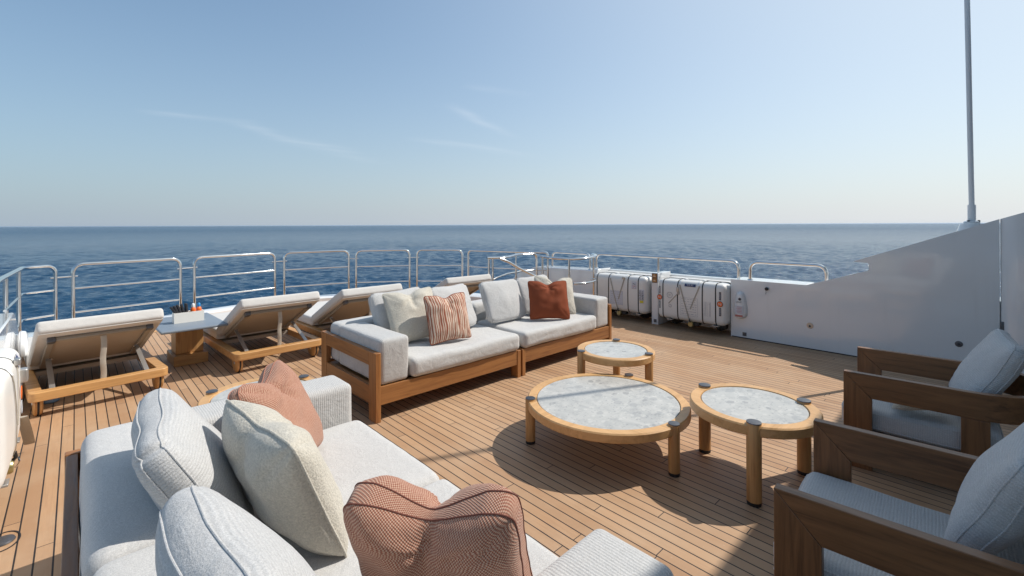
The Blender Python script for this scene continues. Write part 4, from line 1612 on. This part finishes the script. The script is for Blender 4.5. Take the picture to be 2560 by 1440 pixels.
throw('throw_cushion', 'rust and cream wood grain striped cushion on the long sofa', M['moire'], (2.65, 3.70, .69), (-2.6, 16, 0), .48, .47, .15, .035, 3, 'soft throw cushions', M['rust'])
throw('throw_cushion', 'cream cushion tucked behind the rust cushion on the long sofa', M['cream'], (4.43, 3.86, .70), (-26, 27, -5), .53, .50, .14, .085, 4, 'soft throw cushions', M['cream'])
throw('throw_cushion', 'plain rust cushion with a dented top on the long sofa', M['rust'], (4.14, 3.71, .69), (-35, 24, -.9), .49, .485, .16, .05, 5, 'soft throw cushions', M['rust'])
boxed('back_cushion', 'large pale grey cushion on the near sofa, farther from the camera', M['softfab'], (.315, 2.07, .695), (84, 30, .3), .71, .57, .21, 6, G1, .02, .065, True, 6.5)
boxed('back_cushion', 'large pale grey cushion at the bottom edge, nearest the camera', M['softfab'], (.30, 1.10, .71), (92, 27, 0), .76, .60, .22, 7, G1, .02, .065, True, 4.0)
throw('throw_cushion', 'big cream boucle cushion between the two terracotta ones', M['cream'], (.54, 1.765, .70), (97, 23, 3), .54, .53, .22, .018, 8, 'soft throw cushions', M['cream'], 2.8, .006, 10.0)
throw('throw_cushion', 'terracotta woven cushion leaning in the far corner of the near sofa', M['terra'], (.69, 2.30, .69), (54, 27, -.6), .50, .50, .17, .06, 9, 'soft throw cushions', M['terrapipe'], 2.6, .006, 9.0, .2, .045)
throw('throw_cushion', 'terracotta woven cushion at the bottom centre nearest the camera', M['terra'], (.755, 1.085, .672), (126, 22, -3), .50, .435, .165, .065, 10, 'soft throw cushions', M['darkpipe'], 3.2, .006, 9.0, .17, .065)


# ================================================================== ROUND TABLES
def round_table(label, c, rad, ztop, legs, leg_r, grain=0):
    t = thing('round_table', label, 'table', (c[0], c[1], 0), 0, 'round teak tables with pale stone tops')
    ir = rad - .068
    rim_h = .062
    prof = [(ir, ztop - .006), (ir + .003, ztop), (rad - .008, ztop), (rad, ztop - .008), (rad, ztop - rim_h + .008), (rad - .008, ztop - rim_h), (ir - .03, ztop - rim_h), (ir - .03, ztop - .03), (ir, ztop - .03), (ir, ztop - .006)]
    # the rim is made of four curved segments, each with its own run of grain
    ns = 4
    for q in range(ns):
        a0 = grain + q * 360 / ns
        vs, fs = [], []
        steps = 20
        m = len(prof)
        for i in range(steps + 1):
            a = R(a0 + 360 / ns * i / steps)
            vs += [(r_ * math.cos(a), r_ * math.sin(a), z) for r_, z in prof]
        for i in range(steps):
            for s in range(m - 1):
                fs.append((i * m + s, (i + 1) * m + s, (i + 1) * m + s + 1, i * m + s + 1))
        MB().add(vs, fs).build('rim', M['rimX' if q % 2 else 'rimY'], t, angle=40)
    MB().lathe([(0, ztop - .004), (ir - .006, ztop - .004), (ir - .0035, ztop - .007), (ir - .0035, ztop - .029), (0, ztop - .029)], 96).build('stone_top', M['stone'], t)
    MB().lathe([(ir - .0034, ztop - .012), (ir + .0004, ztop - .012)], 96).build('shadow_gap', M['black'], t)
    for (x, y) in legs:
        lx, ly = x - c[0], y - c[1]
        T = Matrix.Translation((lx, ly, 0))
        lg = MB().lathe([(0, .022), (leg_r, .022), (leg_r, ztop + .006), (leg_r - .002, ztop + .010), (0, ztop + .010)], 28, T).build('leg', M['teakZ'], t)
        MB().lathe([(0, 0), (leg_r * .93, 0), (leg_r * .97, .004), (leg_r * .97, .0225), (0, .0225)], 24, T).build('foot_pad', M['black'], lg)
        MB().lathe([(0, ztop + .0185), (leg_r * .6, ztop + .0180), (leg_r * .98, ztop + .0155), (leg_r * 1.01, ztop + .0105), (0, ztop + .0102)], 28, T).build('cap', M['grey_metal'], lg)
    return t


def tri_legs(c, r, a0):
    return [(c[0] + r * math.cos(R(a0 + 120 * i)), c[1] + r * math.sin(R(a0 + 120 * i))) for i in range(3)]


c = (2.835, 1.972)
round_table('largest and lowest round stone topped table in the middle', c, .583, .315, [(2.412, 2.345), (2.762, 1.408), (3.39, 2.13)], .036, 20)
c = (3.13, 1.063)
round_table('round stone topped table in front of the near armchair', c, .375, .455, [(3.205, 1.404), (2.802, .945), (3.378, .839)], .040, 75)
c = (3.653, 2.44)
round_table('round stone topped table at the right end of the long sofa', c, .355, .435, [(3.338, 2.595), (3.70, 2.12), (3.92, 2.605)], .036, 10)
c = (.93, 3.475)
round_table('round stone topped table half hidden behind the near sofa arm', c, .375, .45, [(.675, 3.71), (1.244, 3.596), (.93, 3.13)], .036, 40)


# ================================================================== ARMCHAIRS
def armchair(label, loc, rz):
    """local x across, front edge at y=0, back towards -y"""
    t = thing('armchair', label, 'armchair', loc, rz, 'low teak armchairs in the shade')
    W, th, zt, zb, pw = .83, .046, .62, .468, .15
    # U-shaped arm and back band
    yb, rr = -.96, .36
    outer = [(0, 0), (0, yb + rr)] + [(x, y) for x, y in arc((rr, yb + rr), rr, 180, 270, 10)][1:] + [(W - rr, yb)] + [(x, y) for x, y in arc((W - rr, yb + rr), rr, 270, 360, 10)][1:] + [(W, 0)]
    inner = [(th, 0), (th, yb + rr)] + [(x, y) for x, y in arc((rr, yb + rr), rr - th, 180, 270, 10)][1:] + [(W - rr, yb + th)] + [(x, y) for x, y in arc((W - rr, yb + rr), rr - th, 270, 360, 10)][1:] + [(W - th, 0)]
    vs, fs = [], []
    m = len(outer)
    for i in range(m):
        o_, n_ = outer[i], inner[i]
        yo = -pw if i in (0, m - 1) else None
        top = zt
        if yo is not None:
            vs += [(o_[0], 0, top), (n_[0], 0, top), (n_[0], -pw, zb), (o_[0], -pw, zb)]
        else:
            vs += [(o_[0], o_[1], top), (n_[0], n_[1], top), (n_[0], n_[1], zb), (o_[0], o_[1], zb)]
    for i in range(m - 1):
        for s in range(4):
            fs.append((i * 4 + s, (i + 1) * 4 + s, (i + 1) * 4 + (s + 1) % 4, i * 4 + (s + 1) % 4))
    fs += [(0, 1, 2, 3), tuple((m - 1) * 4 + s for s in (3, 2, 1, 0))]
    MB().add(vs, fs).build('arm_band', M['darkY'], t, bevel=.003, angle=30)
    for x0 in (0.0, W - th):
        MB().prism([(0, 0), (0, zt - .001), (-pw + .0005, zb - .001), (-pw + .0005, 0)], x0 + .0004, x0 + th - .0004, 'X').build('front_leg', M['darkZ'], t, bevel=.003)
        MB().box((x0 + .003, -.68, 0), (x0 + th - .001, -.56, zb - .001)).build('rear_leg', M['darkZ'], t, bevel=.003)
        MB().box((x0 + .004, -.559, .12), (x0 + th - .004, -pw - .001, .235)).build('side_rail', M['darkY'], t, bevel=.003)
    MB().box((th + .001, -.06, .12), (W - th - .001, -.02, .235)).build('front_rail', M['darkX'], t, bevel=.003)
    MB().box((th + .001, -.60, .12), (W - th - .001, -.56, .235)).build('back_rail', M['darkX'], t, bevel=.003)
    MB().box((th + .002, -.56, .19), (W - th - .002, -.06, .23)).build('platform', M['darkX'], t)
    size = (W - 2 * th - .012, .76, .15)
    cushion_part('seat_cushion', t, size, (W / 2, .022 - .38, .236 + .075), .042, (0, .01, .09), M['fabY'], 31 + loc[0], .005, piping=(.05, -.05), dents=True)
    return t


armchair('near brown teak armchair cut off by the bottom right corner', (1.875, .565, 0), R(4))
armchair('far brown teak armchair beside the white wall', (3.70, .69, 0), R(4))
boxed('back_cushion', 'bluish grey cushion in the far armchair by the wall', M['softfab'], (4.235, .035, .65), (188, 28, -1), .66, .54, .17, 12, G1, .02)
boxed('back_cushion', 'bluish grey cushion in the near armchair at the right edge', M['softfab'], (2.425, -.04, .655), (173, 25, -4), .61, .53, .17, 13, G1, .02)
throw('throw_cushion', 'cream cushion low in the far armchair under its arm', M['cream'], (3.93, .33, .47), (188, 70, 0), .30, .30, .10, .0, 14, 'soft throw cushions', M['cream'])


# ================================================================== LOUNGERS
def lounger():
    """local y runs from the head end (0) to the foot; head end is lifted"""
    t = thing('sun_lounger', 'white lounger', 'sun lounger', (0, 0, 0), 0, 'cream sun loungers facing the stern rail')
    W, L, z0, z1, rw = .95, 2.12, .145, .222, .085
    hw = W / 2

    def rr(hx, y0, y1, r):
        return arc((hx - r, y1 - r), r, 0, 90, 5) + arc((-hx + r, y1 - r), r, 90, 180, 5) + arc((-hx + r, y0 + r), r, 180, 270, 5) + arc((hx - r, y0 + r), r, 270, 360, 5)
    out, inn = rr(hw, 0, L, .055), rr(hw - rw, rw, L - rw, .02)
    mb = MB()
    n_ = len(out)
    vs = [(*p, z0) for p in out] + [(*p, z1) for p in out] + [(*p, z0) for p in inn] + [(*p, z1) for p in inn]
    fs = []
    for i in range(n_):
        j = (i + 1) % n_
        fs += [(i, j, n_ + j, n_ + i), (n_ + i, n_ + j, 3 * n_ + j, 3 * n_ + i), (3 * n_ + i, 3 * n_ + j, 2 * n_ + j, 2 * n_ + i), (2 * n_ + i, 2 * n_ + j, j, i)]
    mb.add(vs, fs)
    mb.build('frame', M['teakX'], t, bevel=.006, angle=35)
    for s in (-1, 1):
        # wheel: two teak discs with a black tyre between
        T = Matrix.Translation((s * (hw - .062), .14, .105)) @ Matrix.Rotation(R(90), 4, 'Y')
        wh = MB().lathe([(0, -.03), (.09, -.03), (.104, -.02), (.104, -.007), (0, -.007)], 30, T).lathe([(0, .007), (.104, .007), (.104, .02), (.09, .03), (0, .03)], 30, T).build('wheel', M['teakZ'], t)
        MB().lathe([(.06, -.0068), (.1055, -.0068), (.1055, .0068), (.06, .0068)], 30, T).build('tyre', M['black'], wh)
        MB().lathe([(0, .036), (.016, .036), (.018, .0305), (0, .0305)], 14, T).lathe([(0, -.0305), (.018, -.0305), (.016, -.036), (0, -.036)], 14, T).build('hub', M['brushed'], wh)
        # black foot loop
        x = s * (hw - .05)
        MB().tube(smooth_path([(x, 1.72, z0 + .01), (x, 1.72, .014), (x, 1.98, .014), (x, 1.98, z0 + .01)], .06), .0135, 10).build('leg', M['blackmetal'], t)
    MB().box((-hw + rw + .002, .86, .165), (hw - rw - .002, L - rw - .004, .205)).build('slat_base', M['taupe'], t)
    # seat mattress
    cushion_part('seat_mattress', t, (.86, L - .86 - .03, .125), (0, .87 + (L - .89) / 2, .225 + .0625), .03, (0, 0, .06), M['matt'], 41, .003)
    # raised back: hinge at y=.86 z=.25, tilting over the head end
    hy, hz = .86, .245
    dy, dz = -.91, .445
    LB = math.hypot(dy, dz) + .02
    an = math.atan2(dz, -dy)
    yv = Vector((0, dy, dz)).normalized()
    zv = Vector((0, yv.z, -yv.y))
    xv = yv.cross(zv)
    T = Matrix((xv, yv, zv)).transposed().to_4x4()
    T.translation = Vector((0, hy, hz))
    # in back space: y up along the back, +z on the upper side (towards the foot and the sky)
    mt = cushion_part('back_mattress', t, (.86, LB, .108), (0, 0, 0), .03, (0, 0, .05), M['matt'], 42, .003)
    mt.matrix_local = T @ Matrix.Translation((0, LB / 2, .0785))
    for x in (-.335, .335):
        bfo = MB().box((x - .022, .02, -.022), (x + .022, LB - .186, .018)).build('back_bar', M['tube'], t, bevel=.006)
        bfo.matrix_local = T
    cr = MB().box((-.312, LB - .17, -.018), (.312, LB - .13, .016)).build('crossbar', M['tube'], t, bevel=.008)
    cr.matrix_local = T
    for x in (-.335, .335):
        c_ = MB().box((x - .026, LB - .185, -.026), (x + .026, LB - .122, .020)).build('corner_joint', M['grey_metal'], t, bevel=.005)
        c_.matrix_local = T
    pn = MB().box((-.313, .02, .003), (.313, LB - .16, .016)).build('back_panel', M['taupe'], t)
    pn.matrix_local = T
    un = MB().box((-.42, .015, .0185), (.42, LB - .02, .024)).build('mattress_underside', M['matt'], t)
    un.matrix_local = T
    for s in (-1, 1):
        p0 = T @ Vector((-s * .318, LB * .34, -.024))
        p1 = Vector((s * .325, .098, .195))
        d = (p1 - p0)
        q = MB()
        side = Vector((1, 0, 0))
        nn = d.cross(side).normalized()
        wv, tv = nn * .004, side * .019
        vs = []
        for p in (p0, p1):
            vs += [p + wv + tv, p - wv + tv, p - wv - tv, p + wv - tv]
        q.add(vs, [(0, 1, 5, 4), (1, 2, 6, 5), (2, 3, 7, 6), (3, 0, 4, 7), (0, 3, 2, 1), (4, 5, 6, 7)])
        q.build('support_strut', M['brushed'], t, smooth=False)
        MB().tube([p0 + Vector((-s * .03, 0, 0)), p0 + Vector((s * .012, 0, 0))], .009, 10).build('pivot_bolt', M['steel'], t)
    st0 = T @ Vector((0, LB - .15, -.022))
    st1 = Vector((0.0, .09, .205))
    mb = MB()
    k = 12
    pts = []
    for i in range(k + 1):
        u = i / k
        p = st0.lerp(st1, u)
        pts.append(p + Vector((.004 * math.sin(u * 9), -.012 * math.sin(u * PI) + .003 * math.sin(u * 17), 0)))
    mb.tube(pts, .0215, 8, flat=(1.0, .18))
    mb.build('strap', M['strap'], t)
    return t


first = lounger()
spots = [(.185, 5.50, 6, 'nearest lounger on the left with its back fully in view'),
         (1.70, 5.60, 3, 'lounger between the caddy table and the long sofa'),
         (2.79, 5.56, 2, 'lounger half hidden behind the left end of the long sofa'),
         (4.42, 5.62, -2, 'farthest lounger behind the middle of the long sofa')]
for i, (x, y, a, lab) in enumerate(spots):
    o = first if i == 0 else copy_tree(first)
    o.location = (x, y, 0)
    o.rotation_euler = (0, 0, R(a))
    o['label'] = lab
o = MB().lathe([(0, .06), (.055, .058), (.06, .05), (.06, .01), (.05, 0), (0, 0)], 26).build('round_float', plain('pale_blue_rubber', (.16, .26, .38), .5), loc=(-.17, 5.93, .001))
tag(o, 'small round blue puck on the deck under the nearest lounger', 'puck')

# ================================================================== LOUNGER TABLE
t = thing('side_table', 'slate topped teak pedestal table between the first two loungers', 'table', (.965, 6.42, 0), R(2))
MB().rbox((.62, .96, .03), .012, (4, 4, 1)).build('table_top', M['slate'], t, loc=(-.03, .07, .475))
MB().box((-.135, .07, .118), (.135, .34, .459)).build('pedestal', M['teakZ'], t, bevel=.006)
MB().box((-.165, -.02, 0), (.165, .42, .117)).build('base', M['teakX'], t, bevel=.006)
t = thing('caddy_box', 'cream lacquered caddy box on the slate table', 'box', (.945, 6.46, .4905), R(3))
bx = MB()
w_, d_, h_, th_ = .145, .055, .118, .007
bx.box((-w_, -d_, 0), (w_, d_, th_)).box((-w_, -d_, th_), (w_, -d_ + th_, h_)).box((-w_, d_ - th_, th_), (w_, d_, h_)).box((-w_, -d_ + th_, th_), (-w_ + th_, d_ - th_, h_)).box((w_ - th_, -d_ + th_, th_), (w_, d_ - th_, h_))
bx.build('box_shell', M['boxcream'], t, smooth=False)
rnd = random.Random(5)
for i, (x, lean) in enumerate(((-.062, -38), (-.052, -31), (-.042, -23), (-.030, -14), (-.012, -4))):
    wd = ['leftmost folded black cloth leaning out of the caddy box', 'second folded black cloth from the left in the caddy box',
          'middle folded black cloth standing in the caddy box', 'fourth folded black cloth from the left in the caddy box',
          'rightmost folded black cloth, upright beside the sunscreen bottles'][i]
    o = MB().rbox((.026, .07, .20), .009, (1, 3, 5), warp=soft_warp(i, .003, 9)).build('folded_cloth', M['napkin'])
    o.matrix_world = Matrix.Translation((.945 + x, 6.46, .4995)) @ Matrix.Rotation(R(lean * .8), 4, 'Y') @ Matrix.Translation((0, 0, .105))
    tag(o, wd, 'cloth', 'folded black cloths in the caddy box')
for x, cap, lab in ((.048, 'whitepl', 'orange sunscreen bottle with a white cap in the caddy'), (.104, 'blue', 'orange sunscreen bottle with a blue cap in the caddy')):
    t = thing('sunscreen_bottle', lab, 'bottle', (.945 + x, 6.468, .498), 0, 'orange sunscreen bottles in the caddy box')
    MB().lathe([(0, 0), (.023, 0), (.026, .006), (.026, .128), (.021, .145), (.012, .152), (0, .152)], 20).build('bottle_body', M['orange'], t)
    MB().lathe([(0, .1525), (.015, .1525), (.0165, .158), (.0155, .188), (.010, .196), (0, .196)], 18).build('cap', M[cap], t)

# ================================================================== DECK FITTINGS
t = thing('deck_fitting', 'grey round deck cap inside an oval caulk ring', 'deck fitting', (-.275, 3.47, 0))
MB().lathe([(0, .016), (.028, .015), (.044, .011), (.048, .003), (0, .003)], 30).build('cap', M['grey_metal'], t)
MB().tube([(.062 * math.cos(a), .098 * math.sin(a), .002) for a in np.linspace(0, 2 * PI, 48, endpoint=False)], .004, 6, closed=True, flat=(.5, 1)).build('caulk_ring', M['black'], t)

# ================================================================== SEA HAZE
hm = bpy.data.materials.new('sea_haze')
hm.use_nodes = True
hm.node_tree.nodes.clear()
ho = hm.node_tree.nodes.new('ShaderNodeOutputMaterial')
hv = hm.node_tree.nodes.new('ShaderNodeVolumePrincipled')
hv.inputs['Color'].default_value = (.66, .82, 1.0, 1)
hv.inputs['Density'].default_value = 0.000035
hv.inputs['Anisotropy'].default_value = 0.25
hm.node_tree.links.new(hv.outputs[0], ho.inputs['Volume'])
hz_o = MB().box((-95000, -95000, -9.5), (95000, 95000, 9.0)).build('haze', hm, smooth=False)
hz_o['kind'] = 'stuff'
